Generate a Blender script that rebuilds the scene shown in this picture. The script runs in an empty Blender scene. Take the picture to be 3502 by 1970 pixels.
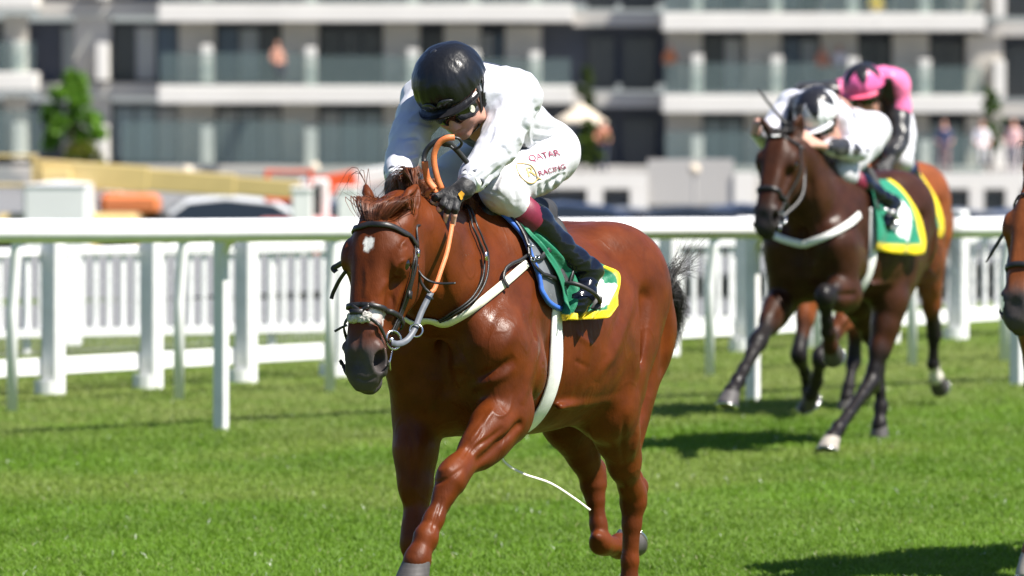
import bpy, math, random, time
import numpy as np
from mathutils import Vector, Matrix
from mathutils.bvhtree import BVHTree
T0 = time.time()
random.seed(7)
RNG = np.random.default_rng(11)
scene = bpy.context.scene
COL = scene.collection

# ------------------------------------------------------------------ camera, sky, sun, exposure
FPX, PCX, PHY, CAMZ = 21750.0, 1751.0, 280.0, 2.0     # focal length and horizon in photo pixels, lens height in m
cam_data = bpy.data.cameras.new('camera'); cam = bpy.data.objects.new('camera', cam_data); COL.objects.link(cam)
cam.location = (0, 0, CAMZ); cam.rotation_euler = (math.radians(90), 0, 0)
cam_data.sensor_width = 36.0; cam_data.lens = 36.0 * FPX / 3502.0
cam_data.shift_y = -(985.0 - PHY) / 3502.0
cam_data.clip_start = 0.5; cam_data.clip_end = 3000
cam_data.dof.use_dof = True; cam_data.dof.focus_distance = 20.9
cam_data.dof.aperture_fstop = cam_data.lens / 1000 / 0.043; cam_data.dof.aperture_blades = 0
scene.camera = cam
SUN_EL, SUN_AZ = math.radians(55), math.radians(-27)   # azimuth from +X towards the camera
sun_to = Vector((math.cos(SUN_EL) * math.cos(SUN_AZ), math.cos(SUN_EL) * math.sin(SUN_AZ), math.sin(SUN_EL)))
sl = bpy.data.lights.new('sun', 'SUN'); sl.energy = 4.9; sl.angle = math.radians(0.53); sl.color = (1.0, 0.95, 0.87)
so = bpy.data.objects.new('sun', sl); COL.objects.link(so); so.rotation_euler = sun_to.to_track_quat('Z', 'Y').to_euler()
world = bpy.data.worlds.new('World'); scene.world = world; world.use_nodes = True
_n = world.node_tree.nodes; _n.clear()
_o = _n.new('ShaderNodeOutputWorld'); _b = _n.new('ShaderNodeBackground'); _s = _n.new('ShaderNodeTexSky')
_s.sky_type = 'NISHITA'; _s.sun_disc = False; _s.sun_elevation = SUN_EL
_s.sun_rotation = math.atan2(sun_to.x, sun_to.y); _s.air_density = 1.0; _s.dust_density = 0.6; _s.ozone_density = 1.0
_b.inputs['Strength'].default_value = 0.05
_t = _n.new('ShaderNodeMix'); _t.data_type = 'RGBA'; _t.blend_type = 'MULTIPLY'; _t.inputs['Factor'].default_value = 1.0; _t.inputs['B'].default_value = (.84, .94, 1.22, 1)   # a deep blue summer sky
world.node_tree.links.new(_s.outputs[0], _t.inputs['A']); world.node_tree.links.new(_t.outputs['Result'], _b.inputs[0]); world.node_tree.links.new(_b.outputs[0], _o.inputs[0])
scene.view_settings.view_transform = 'Standard'; scene.view_settings.look = 'None'; scene.view_settings.gamma = 1.0
scene.view_settings.exposure = 1.10
scene.cycles.use_denoising = True
scene.cycles.max_bounces = 8; scene.cycles.transparent_max_bounces = 12

# ------------------------------------------------------------------ small helpers
def srgb(r, g, b):
    return tuple(((c / 255) / 12.92 if c <= 10 else ((c / 255 + 0.055) / 1.055) ** 2.4) for c in (r, g, b)) + (1.0,)

class Frame:
    """A thing's own frame: x forward, y to its left, z up; th turns it from facing the lens towards the left of the photo."""
    def __init__(s, ox, oy, th):
        t = math.radians(th); s.o = np.array([ox, oy, 0.0]); s.rz = -math.pi / 2 - t
        s.f = np.array([-math.sin(t), -math.cos(t), 0]); s.l = np.array([math.cos(t), -math.sin(t), 0]); s.u = np.array([0, 0, 1.0])
    def loc(s, w): r = np.asarray(w) - s.o; return np.array([r @ s.f, r @ s.l, r @ s.u])
    def dirl(s, v): return np.array([v @ s.f, v @ s.l, v @ s.u])
    def ray(s, px, py):
        d = np.array([(px - PCX) / FPX, 1.0, -(py - PHY) / FPX]); return s.loc([0, 0, CAMZ]), s.dirl(d)
    def Y(s, px, py, y):
        c, d = s.ray(px, py); return c + d * ((y - c[1]) / d[1])
    def X(s, px, py, x):
        c, d = s.ray(px, py); return c + d * ((x - c[0]) / d[0])

def W(px, py, d):
    return np.array([(px - PCX) * d / FPX, d, CAMZ - (py - PHY) * d / FPX])

def link(name, me, mat=None, parent=None):
    o = bpy.data.objects.new(name, me); COL.objects.link(o)
    if mat is not None:
        for m in (mat if isinstance(mat, (list, tuple)) else [mat]): me.materials.append(m)
    if parent is not None: o.parent = parent
    return o

def mesh_np(name, V, F, smooth=True, col=None, mi=None):
    """V (n,3); F (m,3|4) array or list of lists."""
    me = bpy.data.meshes.new(name)
    V = np.asarray(V, np.float32)
    if isinstance(F, np.ndarray):
        k = F.shape[1]; me.vertices.add(len(V)); me.vertices.foreach_set('co', V.ravel())
        me.loops.add(F.size); me.loops.foreach_set('vertex_index', F.astype(np.int32).ravel())
        me.polygons.add(len(F)); me.polygons.foreach_set('loop_start', np.arange(0, F.size, k, dtype=np.int32))
        me.polygons.foreach_set('loop_total', np.full(len(F), k, np.int32)); me.update(calc_edges=True)
    else:
        me.from_pydata([tuple(map(float, v)) for v in V], [], [tuple(map(int, f)) for f in F]); me.update()
    if smooth: me.polygons.foreach_set('use_smooth', np.ones(len(me.polygons), bool))
    if mi is not None: me.polygons.foreach_set('material_index', np.asarray(mi, np.int32))
    if col is not None:
        a = me.attributes.new('col', 'FLOAT_COLOR', 'POINT'); c = np.ones((len(V), 4), np.float32); c[:, :3] = col; a.data.foreach_set('color', c.ravel())
    return me

def thing(name, label, cat, loc=(0, 0, 0), rz=0.0, group=None):
    o = bpy.data.objects.new(name, None); COL.objects.link(o); o.location = loc; o.rotation_euler = (0, 0, rz); o.empty_display_size = 0.1
    return tag(o, label, cat, group)
def tag(o, label=None, cat=None, group=None, kind=None):
    if label: o['label'] = label
    if cat: o['category'] = cat
    if group: o['group'] = group
    if kind: o['kind'] = kind
    return o
def copy_tree(o, parent=None):
    c = o.copy(); COL.objects.link(c)
    if parent is not None: c.parent = parent
    for ch in list(o.children): copy_tree(ch, c)
    return c

class MB:
    """Collects boxes, tubes and grids into one mesh."""
    def __init__(s): s.V = []; s.F = []; s.n = 0
    def add(s, V, F):
        V = [tuple(map(float, v)) for v in V]; s.V += V; s.F += [tuple(i + s.n for i in f) for f in F]; s.n += len(V); return s
    def box(s, c, size, rz=0.0, bev=0.0):
        hx, hy, hz = [q / 2 for q in size]; b = min(bev, hx * .9, hy * .9, hz * .9); ca, sa = math.cos(rz), math.sin(rz)
        def t(x, y, z): return (c[0] + x * ca - y * sa, c[1] + x * sa + y * ca, c[2] + z)
        if b <= 0:
            P = [t(x, y, z) for z in (-hz, hz) for x, y in ((-hx, -hy), (hx, -hy), (hx, hy), (-hx, hy))]
            return s.add(P, [(3, 2, 1, 0), (4, 5, 6, 7), (0, 1, 5, 4), (1, 2, 6, 5), (2, 3, 7, 6), (3, 0, 4, 7)])
        ring = lambda x, y: [(-x + b, -y), (x - b, -y), (x, -y + b), (x, y - b), (x - b, y), (-x + b, y), (-x, y - b), (-x, -y + b)]
        P = []
        for z, k in ((-hz, b), (-hz + b, 0), (hz - b, 0), (hz, b)): P += [t(x, y, z) for x, y in ring(hx - k, hy - k)]
        F = [tuple(range(7, -1, -1)), tuple(range(24, 32))]
        for r in range(3):
            for i in range(8): j = (i + 1) % 8; F.append((r * 8 + i, r * 8 + j, r * 8 + 8 + j, r * 8 + 8 + i))
        return s.add(P, F)
    def tube(s, pts, rad, n=8, cap=True, sq=None):
        P = np.asarray(pts, float); m = len(P); rad = np.broadcast_to(np.asarray(rad, float), (m,))
        T = np.gradient(P, axis=0); T /= np.linalg.norm(T, axis=1)[:, None] + 1e-12
        N = np.cross(T[0], (0, 0, 1.0)); N = N if np.linalg.norm(N) > .1 else np.cross(T[0], (1.0, 0, 0)); V = []
        for i in range(m):
            N = N - T[i] * (N @ T[i]); N /= np.linalg.norm(N) + 1e-12; B = np.cross(T[i], N)
            for k in range(n):
                a = 2 * math.pi * k / n; V.append(P[i] + rad[i] * (math.cos(a) * N + math.sin(a) * B * (sq or 1.0)))
        F = [(i * n + k, i * n + (k + 1) % n, (i + 1) * n + (k + 1) % n, (i + 1) * n + k) for i in range(m - 1) for k in range(n)]
        if cap: F += [tuple(range(n - 1, -1, -1)), tuple((m - 1) * n + k for k in range(n))]
        return s.add(V, F)
    def ribbon(s, pts, nrm, width, thick):
        """A strap with thickness: pts its middle line, nrm the way its outer face looks."""
        P = np.asarray(pts, float); m = len(P); N = np.broadcast_to(np.asarray(nrm, float), P.shape); wd = np.broadcast_to(np.asarray(width, float), (m,))
        T = np.gradient(P, axis=0); T /= np.linalg.norm(T, axis=1)[:, None] + 1e-12
        N = N - T * np.sum(N * T, 1)[:, None]; N = N / (np.linalg.norm(N, axis=1)[:, None] + 1e-12); S = np.cross(T, N); V = []
        for i in range(m):
            h = wd[i] / 2; e = thick * .35
            for a, b in ((-h, 0), (-h + e, thick), (h - e, thick), (h, 0), (h - e, -thick * .2), (-h + e, -thick * .2)): V.append(P[i] + S[i] * a + N[i] * b)
        F = [(i * 6 + k, i * 6 + (k + 1) % 6, (i + 1) * 6 + (k + 1) % 6, (i + 1) * 6 + k) for i in range(m - 1) for k in range(6)]
        F += [tuple(range(5, -1, -1)), tuple((m - 1) * 6 + k for k in range(6))]
        return s.add(V, F)
    def mesh(s, name, smooth=False):
        return mesh_np(name, s.V, s.F, smooth)
    def build(s, name, mat, parent=None, smooth=False):
        return link(name, s.mesh(name, smooth), mat, parent)

def crv(pts, n=24):
    """Catmull-Rom through the points."""
    P = np.asarray(pts, float)
    if len(P) == 2: return P[0] + (P[1] - P[0]) * np.linspace(0, 1, n)[:, None]
    Q = np.vstack([2 * P[0] - P[1], P, 2 * P[-1] - P[-2]]); m = len(P) - 1; out = []
    for u in np.linspace(0, m, n):
        i = min(int(u), m - 1); t = u - i; a, b, c, d = Q[i:i + 4]
        out.append(.5 * (2 * b + (c - a) * t + (2 * a - 5 * b + 4 * c - d) * t * t + (3 * b - a - 3 * c + d) * t ** 3))
    return np.array(out)

# ------------------------------------------------------------------ value noise on points
def _hash(i, j, k):
    h = (i * 374761393 + j * 668265263 + k * 2147483647 + 1274126177) & 0xFFFFFFFF
    h = ((h ^ (h >> 13)) * 1274126177) & 0xFFFFFFFF
    return ((h ^ (h >> 16)) & 0xFFFF) / 65535.0
def vnoise(P):
    P = np.asarray(P, float); I = np.floor(P).astype(np.int64); f = P - I; f = f * f * (3 - 2 * f); r = 0
    for a in (0, 1):
        for b in (0, 1):
            for c in (0, 1):
                w = (f[:, 0] if a else 1 - f[:, 0]) * (f[:, 1] if b else 1 - f[:, 1]) * (f[:, 2] if c else 1 - f[:, 2])
                r = r + w * _hash(I[:, 0] + a, I[:, 1] + b, I[:, 2] + c)
    return r
def fbm(P, o=3):
    r = 0; a = .5; P = np.asarray(P, float)
    for k in range(o): r = r + a * vnoise(P * 2 ** k + 17.3 * k); a *= .5
    return r / (1 - .5 ** o)

# ------------------------------------------------------------------ signed distance fields -> one continuous surface
class SDF:
    def __init__(s, lo, hi, h):
        s.lo = np.array(lo, float); s.h = h; n = np.ceil((np.array(hi) - s.lo) / h).astype(int) + 1
        s.D = np.full(n, 1.0, np.float32); s.ax = [(s.lo[i] + h * np.arange(n[i])).astype(np.float32) for i in range(3)]
    def op(s, fn, lo, hi, k=.03, sub=False):
        pad = k + 3 * s.h; sl = []
        for i in range(3):
            a = int(max(0, math.floor((lo[i] - pad - s.lo[i]) / s.h))); b = int(min(len(s.ax[i]), math.ceil((hi[i] + pad - s.lo[i]) / s.h) + 1))
            if b - a < 1: return s
            sl.append(slice(a, b))
        sl = tuple(sl); X = s.ax[0][sl[0]][:, None, None]; Y = s.ax[1][sl[1]][None, :, None]; Z = s.ax[2][sl[2]][None, None, :]
        v = fn(X, Y, Z); a = s.D[sl]
        if sub:
            h = np.maximum(k - np.abs(a + v), 0) / k; s.D[sl] = np.maximum(a, -v) + h * h * k * .25
        else:
            h = np.maximum(k - np.abs(a - v), 0) / k; s.D[sl] = np.minimum(a, v) - h * h * k * .25
        return s
    def cone(s, a, b, ra, rb, k=.03, sub=False, flat=None):
        """Tapered limb; flat=(direction, factor) thins it along that direction."""
        a = np.array(a, float); b = np.array(b, float); ba = b - a; L2 = max(ba @ ba, 1e-9)
        def fn(X, Y, Z):
            px, py, pz = X - a[0], Y - a[1], Z - a[2]
            t = np.clip((px * ba[0] + py * ba[1] + pz * ba[2]) / L2, 0, 1)
            qx, qy, qz = px - t * ba[0], py - t * ba[1], pz - t * ba[2]; d2 = qx * qx + qy * qy + qz * qz
            if flat is not None:
                w, f = flat; c = qx * w[0] + qy * w[1] + qz * w[2]; d2 = d2 + c * c * (1 / f ** 2 - 1)
            return np.sqrt(d2) - (ra + t * (rb - ra))
        m = max(ra, rb); return s.op(fn, np.minimum(a, b) - m, np.maximum(a, b) + m, k, sub)
    def chain(s, pts, k=.03, n=0, flat=None):
        """pts: rows of x, y, z, r."""
        P = np.array(pts, float)
        if n: P = crv(P, n)
        for i in range(len(P) - 1): s.cone(P[i, :3], P[i + 1, :3], P[i, 3], P[i + 1, 3], k, flat=flat)
        return s
    def ell(s, c, r, R=None, k=.03, sub=False):
        """Ellipsoid; R rows are its own axes."""
        c = np.array(c, float); r = np.array(r, float); R = np.eye(3) if R is None else np.array(R, float)
        def fn(X, Y, Z):
            px, py, pz = X - c[0], Y - c[1], Z - c[2]; k0 = 0; k1 = 0
            for i in range(3):
                q = px * R[i, 0] + py * R[i, 1] + pz * R[i, 2]; k0 = k0 + (q / r[i]) ** 2; k1 = k1 + (q / r[i] ** 2) ** 2
            k0 = np.sqrt(k0); return k0 * (k0 - 1) / (np.sqrt(k1) + 1e-6)
        e = np.sqrt(((R * r[:, None]) ** 2).sum(0)); return s.op(fn, c - e, c + e, k, sub)
    def loft(s, o, ax, up, st, k=.05, n=2.2, taper=0.0):
        """Body along axis ax from o; stations t, top, bottom, half width (top and bottom measured along up)."""
        o = np.array(o, float); ax = np.array(ax, float); ax /= np.linalg.norm(ax); up = np.array(up, float); up -= ax * (up @ ax); up /= np.linalg.norm(up)
        sd = np.cross(up, ax); S = np.array(st, float); tt = np.linspace(S[0, 0], S[-1, 0], 300); C = []
        for j in (1, 2, 3):
            x, y = S[:, 0], S[:, j]; h = np.diff(x); dl = np.diff(y) / h; m = np.zeros(len(x)); m[0], m[-1] = dl[0], dl[-1]
            for i in range(1, len(x) - 1):
                if dl[i - 1] * dl[i] > 0: w1, w2 = 2 * h[i] + h[i - 1], h[i] + 2 * h[i - 1]; m[i] = (w1 + w2) / (w1 / dl[i - 1] + w2 / dl[i])
            i = np.clip(np.searchsorted(x, tt) - 1, 0, len(x) - 2); u = (tt - x[i]) / h[i]
            C.append(((1 + 2 * u) * (1 - u) ** 2 * y[i] + u * (1 - u) ** 2 * h[i] * m[i] + u * u * (3 - 2 * u) * y[i + 1] + u * u * (u - 1) * h[i] * m[i + 1]).astype(np.float32))
        tp, bt, wd = C; t0, t1 = float(tt[0]), float(tt[-1]); sc = 299 / (t1 - t0)
        def fn(X, Y, Z):
            px, py, pz = X - o[0], Y - o[1], Z - o[2]
            t = px * ax[0] + py * ax[1] + pz * ax[2]; v = px * up[0] + py * up[1] + pz * up[2]; y = px * sd[0] + py * sd[1] + pz * sd[2]
            i = np.clip(((t - t0) * sc), 0, 299).astype(np.int32); a, b, w = tp[i], bt[i], wd[i]
            hc = (a - b) * .5; q = (v - (a + b) * .5) / hc
            if taper: w = w * (1 + taper * np.clip(q, -1, 1))
            f = (np.abs(y / w) ** n + np.abs(q) ** n) ** (1 / n); d = (f - 1) * np.minimum(hc, w)
            return np.maximum(d, np.maximum(t - t1, t0 - t))
        m = S[:, 1:].max(); b = []
        for t, a_, b_, w_ in S:
            for v in (a_, b_):
                for y in (-w_ * 1.3, w_ * 1.3): b.append(o + ax * t + up * v + sd * y)
        b = np.array(b); return s.op(fn, b.min(0), b.max(0), k)
    def surface(s, smooth=2):
        D = s.D; neg = D < 0; n = D.shape
        c = neg[:-1, :-1, :-1].astype(np.uint8)
        for a in (0, 1):
            for b in (0, 1):
                for d in (0, 1):
                    if a or b or d: c = c + neg[a:n[0] - 1 + a, b:n[1] - 1 + b, d:n[2] - 1 + d]
        idx = np.argwhere((c > 0) & (c < 8)); id3 = np.full(c.shape, -1, np.int32); id3[idx[:, 0], idx[:, 1], idx[:, 2]] = np.arange(len(idx))
        acc = np.zeros((len(idx), 3)); cnt = np.zeros(len(idx)); off = [np.array(q) for q in ((0, 0, 0), (1, 0, 0), (0, 1, 0), (0, 0, 1), (1, 1, 0), (1, 0, 1), (0, 1, 1), (1, 1, 1))]
        val = {tuple(q): D[idx[:, 0] + q[0], idx[:, 1] + q[1], idx[:, 2] + q[2]] for q in off}
        for q in off:
            for i in range(3):
                if q[i] == 0:
                    r = q.copy(); r[i] = 1; a, b = val[tuple(q)], val[tuple(r)]; m = (a < 0) != (b < 0)
                    t = np.where(m, a / np.where(m, a - b, 1), 0); p = np.repeat(q[None].astype(float), len(idx), 0); p[:, i] = t
                    acc[m] += p[m]; cnt[m] += 1
        V = s.lo + s.h * (idx + acc / cnt[:, None]); F = []
        for i in range(3):
            j, k = (i + 1) % 3, (i + 2) % 3; A = [slice(None)] * 3; B = [slice(None)] * 3; A[i] = slice(0, -1); B[i] = slice(1, None)
            for q in (j, k): A[q] = B[q] = slice(1, -1)
            na, nb = neg[tuple(A)], neg[tuple(B)]; e = np.argwhere(na != nb); 
            if not len(e): continue
            fl = na[e[:, 0], e[:, 1], e[:, 2]]; e = e.copy(); e[:, j] += 1; e[:, k] += 1
            def g(dj, dk):
                w = e.copy(); w[:, j] += dj; w[:, k] += dk; return id3[w[:, 0], w[:, 1], w[:, 2]]
            Q = np.stack([g(-1, -1), g(0, -1), g(0, 0), g(-1, 0)], 1); Q[~fl] = Q[~fl][:, ::-1]; F.append(Q)
        F = np.concatenate(F); F = F[(F >= 0).all(1)]; us, inv = np.unique(F, return_inverse=True); V = V[us]; F = inv.reshape(F.shape)
        return relax(V, F, smooth), F
def relax(V, F, it):
    E = np.concatenate([F[:, [0, 1]], F[:, [1, 2]], F[:, [2, 3]], F[:, [3, 0]]]) if F.shape[1] == 4 else np.concatenate([F[:, [0, 1]], F[:, [1, 2]], F[:, [2, 0]]])
    a = np.concatenate([E[:, 0], E[:, 1]]); b = np.concatenate([E[:, 1], E[:, 0]]); n = len(V); c = np.bincount(a, minlength=n)[:, None] + 1e-9
    for q in range(it):
        for lam in (.5, -.52):
            S = np.stack([np.bincount(a, V[b, i], minlength=n) for i in range(3)], 1) / c; V = V + lam * (S - V)
    return V
def vnormals(V, F):
    a = V[F[:, 2]] - V[F[:, 0]]; b = V[F[:, -1]] - V[F[:, 1]]; N = np.cross(a, b); R = np.zeros_like(V)
    for i in range(F.shape[1]):
        for j in range(3): R[:, j] += np.bincount(F[:, i], N[:, j], minlength=len(V))
    return R / (np.linalg.norm(R, axis=1)[:, None] + 1e-12)
def bvh_of(V, F):
    return BVHTree.FromPolygons([tuple(v) for v in V.tolist()], F.tolist())

def ico(c, r, lv=2, sc=(1, 1, 1)):
    t = (1 + 5 ** .5) / 2; V = [(-1, t, 0), (1, t, 0), (-1, -t, 0), (1, -t, 0), (0, -1, t), (0, 1, t), (0, -1, -t), (0, 1, -t), (t, 0, -1), (t, 0, 1), (-t, 0, -1), (-t, 0, 1)]
    F = [(0, 11, 5), (0, 5, 1), (0, 1, 7), (0, 7, 10), (0, 10, 11), (1, 5, 9), (5, 11, 4), (11, 10, 2), (10, 7, 6), (7, 1, 8), (3, 9, 4), (3, 4, 2), (3, 2, 6), (3, 6, 8), (3, 8, 9), (4, 9, 5), (2, 4, 11), (6, 2, 10), (8, 6, 7), (9, 8, 1)]
    V = [np.array(x, float) / np.linalg.norm(x) for x in V]
    for _ in range(lv):
        G = []; cache = {}
        def mid(a, b):
            k = (min(a, b), max(a, b))
            if k not in cache: m = V[a] + V[b]; V.append(m / np.linalg.norm(m)); cache[k] = len(V) - 1
            return cache[k]
        for a, b, c_ in F: x, y, z = mid(a, b), mid(b, c_), mid(c_, a); G += [(a, x, z), (b, y, x), (c_, z, y), (x, y, z)]
        F = G
    return np.array(V) * r * np.array(sc) + np.array(c), np.array(F)


def carve(fr, V, F, relief):
    """Muscle edges, veins and creases read from the photo, raised or sunk along the skin's own normal on the side that shows."""
    N = vnormals(V, F); Wd = fr.o + V[:, :1] * fr.f + V[:, 1:2] * fr.l + V[:, 2:] * fr.u; px = np.stack([PCX + Wd[:, 0] / Wd[:, 1] * FPX, PHY + (CAMZ - Wd[:, 2]) / Wd[:, 1] * FPX], 1); cam_ = fr.loc((0, 0, CAMZ)); vw = cam_ - V; vw /= np.linalg.norm(vw, axis=1)[:, None]; face = np.clip(((N * vw).sum(1) - .05) / .3, 0, 1); D = np.zeros(len(V))
    for pts, w, h, x0, x1 in relief:
        P = crv(np.array(pts, float), max(8, len(pts) * 6)) if len(pts) > 1 else np.array(pts * 2, float); d = np.full(len(V), 1e9); tt = np.zeros(len(V))
        for i in range(len(P) - 1):
            ba = P[i + 1] - P[i]; t = np.clip(((px - P[i]) @ ba) / max(ba @ ba, 1e-9), 0, 1); q = np.linalg.norm(px - P[i] - t[:, None] * ba, axis=1); k = q < d; d[k] = q[k]; tt[k] = (i + t[k]) / (len(P) - 1)
        e = 1.0 if len(pts) == 1 else np.clip(np.minimum(tt, 1 - tt) * 4, 0, 1) ** .7; D += h * np.exp(-(d / w) ** 2) * e * face * (V[:, 0] > x0) * (V[:, 0] < x1)
    return V + N * D[:, None]

# ------------------------------------------------------------------ materials
def mat(name, base=(.5, .5, .5, 1), rough=.5, spec=.5, metal=0.0, attr=None, noise=None, bump=None, coat=0.0, sheen=0.0, trans=0.0, rvar=0.0, coords='Object', sss=0.0, veins=None):
    """noise=(scale, amount, [stretch]) varies the colour; bump=[(scale, distance, stretch)...]."""
    m = bpy.data.materials.new(name); m.use_nodes = True; N = m.node_tree.nodes; Lk = m.node_tree.links.new; p = N['Principled BSDF']
    p.inputs['Base Color'].default_value = tuple(base)[:3] + (1,); p.inputs['Roughness'].default_value = rough; p.inputs['Specular IOR Level'].default_value = spec
    p.inputs['Metallic'].default_value = metal; p.inputs['Coat Weight'].default_value = coat; p.inputs['Coat Roughness'].default_value = .12
    p.inputs['Sheen Weight'].default_value = sheen; p.inputs['Transmission Weight'].default_value = trans
    if sss: p.inputs['Subsurface Weight'].default_value = sss; p.inputs['Subsurface Radius'].default_value = (.01, .004, .002)
    tc = N.new('ShaderNodeTexCoord').outputs[coords]; col = None
    def tex(sc, st, det=4.0):
        v = tc
        if st:
            mp = N.new('ShaderNodeMapping'); mp.inputs['Scale'].default_value = st; Lk(v, mp.inputs[0]); v = mp.outputs[0]
        t = N.new('ShaderNodeTexNoise'); t.inputs['Scale'].default_value = sc; t.inputs['Detail'].default_value = det; Lk(v, t.inputs['Vector']); return t.outputs['Fac']
    if attr:
        a = N.new('ShaderNodeAttribute'); a.attribute_name = attr; col = a.outputs['Color']
    if noise:
        sc, am = noise[:2]; f = tex(sc, noise[2] if len(noise) > 2 else None); r = N.new('ShaderNodeMapRange')
        r.inputs['From Min'].default_value = .3; r.inputs['From Max'].default_value = .7; r.inputs['To Min'].default_value = 1 - am; r.inputs['To Max'].default_value = 1 + am; Lk(f, r.inputs[0])
        x = N.new('ShaderNodeMix'); x.data_type = 'RGBA'; x.blend_type = 'MULTIPLY'; x.inputs['Factor'].default_value = 1
        if col is not None: Lk(col, x.inputs['A'])
        else: x.inputs['A'].default_value = tuple(base)[:3] + (1,)
        Lk(r.outputs[0], x.inputs['B']); col = x.outputs['Result']
    if col is not None: Lk(col, p.inputs['Base Color'])
    if rvar:
        f = tex(9.0, None); r = N.new('ShaderNodeMapRange'); r.inputs['From Min'].default_value = .3; r.inputs['From Max'].default_value = .7
        r.inputs['To Min'].default_value = max(.03, rough - rvar); r.inputs['To Max'].default_value = min(1, rough + rvar); Lk(f, r.inputs[0]); Lk(r.outputs[0], p.inputs['Roughness'])
    prev = None
    if veins:
        f = tex(veins[0], (1, 1, .55), 2.0); s1 = N.new('ShaderNodeMath'); s1.operation = 'SUBTRACT'; s1.inputs[1].default_value = .5; Lk(f, s1.inputs[0]); s2 = N.new('ShaderNodeMath'); s2.operation = 'ABSOLUTE'; Lk(s1.outputs[0], s2.inputs[0])
        s3 = N.new('ShaderNodeMapRange'); s3.interpolation_type = 'SMOOTHSTEP'; s3.inputs[1].default_value = 0; s3.inputs[2].default_value = .022; s3.inputs[3].default_value = 1; s3.inputs[4].default_value = 0; Lk(s2.outputs[0], s3.inputs[0])
        b = N.new('ShaderNodeBump'); b.inputs['Distance'].default_value = veins[1]; Lk(s3.outputs[0], b.inputs['Height']); prev = b.outputs[0]
    for sc, dist, st in (bump or []):
        b = N.new('ShaderNodeBump'); b.inputs['Distance'].default_value = dist; b.inputs['Strength'].default_value = 1.0; Lk(tex(sc, st), b.inputs['Height'])
        if prev: Lk(prev, b.inputs['Normal'])
        prev = b.outputs[0]
    if prev: Lk(prev, p.inputs['Normal'])
    return m
M = {}
M['coat'] = mat('horse_coat', rough=.45, spec=.17, attr='col', noise=(11, .26), rvar=.15, veins=(4.6, .0006), bump=[(24, .0022, (1, 1, .5)), (75, .0011, (1, 1, .4)), (260, .0006, (1, 1, .35))])
M['hair'] = mat('horse_hair', rough=.42, spec=.5, attr='col', noise=(60, .3))
M['eye'] = mat('horse_eye', (.006, .004, .003), rough=.04, spec=.8)
M['hoof'] = mat('hoof_horn', (.060, .054, .052), rough=.6, noise=(30, .35, (1, 1, .3)), bump=[(60, .001, (.2, .2, 3))])
M['steel'] = mat('steel', (.6, .6, .6), rough=.22, metal=1.0)
M['leather'] = mat('black_leather', (.014, .013, .013), rough=.42, spec=.5, noise=(40, .3), bump=[(300, .0006, None)])
M['grey_leather'] = mat('grey_strap', (.10, .11, .13), rough=.5, noise=(40, .2))
M['orange'] = mat('orange_leather', (.62, .17, .05), rough=.5, noise=(60, .15), bump=[(500, .001, None)])
M['patent'] = mat('patent_boot', (.004, .005, .010), rough=.17, spec=.5, bump=[(16, .003, None)])
M['maroon'] = mat('maroon_leather', (.16, .008, .03), rough=.5, noise=(50, .15), bump=[(300, .0006, None)])
M['webbing'] = mat('white_webbing', (.78, .78, .74), rough=.65, noise=(25, .10), bump=[(400, .0006, None)])
M['cream'] = mat('cream_webbing', (.74, .72, .58), rough=.6, noise=(25, .10), bump=[(400, .0006, None)])
M['sheepskin'] = mat('sheepskin', (.45, .43, .39), rough=.95, spec=.1, noise=(90, .35), bump=[(160, .006, None)])
M['silk_white'] = mat('white_silk', rough=.36, spec=.45, attr='col', sheen=.15, bump=[(22, .004, (.5, 1, .8))])
M['breeches'] = mat('white_breeches', rough=.5, spec=.35, attr='col', sheen=.1, bump=[(30, .003, (1.6, .4, .7))])
M['skin'] = mat('skin', rough=.5, spec=.4, attr='col', noise=(60, .08), sss=.12)
M['glove'] = mat('black_glove', (.008, .008, .009), rough=.6, sheen=.08, noise=(60, .25), bump=[(60, .003, None)])
M['black_silk'] = mat('black_silk', (.016, .017, .020), rough=.30, spec=.55, bump=[(18, .010, (1, 1, .5)), (60, .002, None)])
M['cap'] = mat('cap_silk', rough=.30, spec=.38, attr='col', bump=[(12, .010, (1, 1, .4)), (40, .0012, None)])
M['lens'] = mat('goggle_lens', (.008, .008, .010), rough=.08, spec=.7)
M['rubber'] = mat('black_rubber', (.018, .018, .018), rough=.55)
M['cloth'] = mat('cloth', rough=.55, spec=.35, attr='col', noise=(40, .08), sheen=.1, bump=[(22, .006, None), (420, .0005, None)])
M['blue_trim'] = mat('blue_binding', (.03, .12, .48), rough=.7, noise=(60, .2))
M['grey_pad'] = mat('grey_pad', (.13, .14, .15), rough=.33, noise=(14, .2))
M['black_pad'] = mat('black_pad', (.020, .020, .022), rough=.7, noise=(40, .25), bump=[(120, .001, None)])
M['gold'] = mat('gold_thread', (.62, .42, .12), rough=.5)
M['red_thread'] = mat('maroon_thread', (.25, .02, .06), rough=.6)
M['white_paint'] = mat('white_mark', (.8, .8, .78), rough=.5)
M['yellow_patch'] = mat('yellow_badge', (.75, .36, .02), rough=.6)
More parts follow.
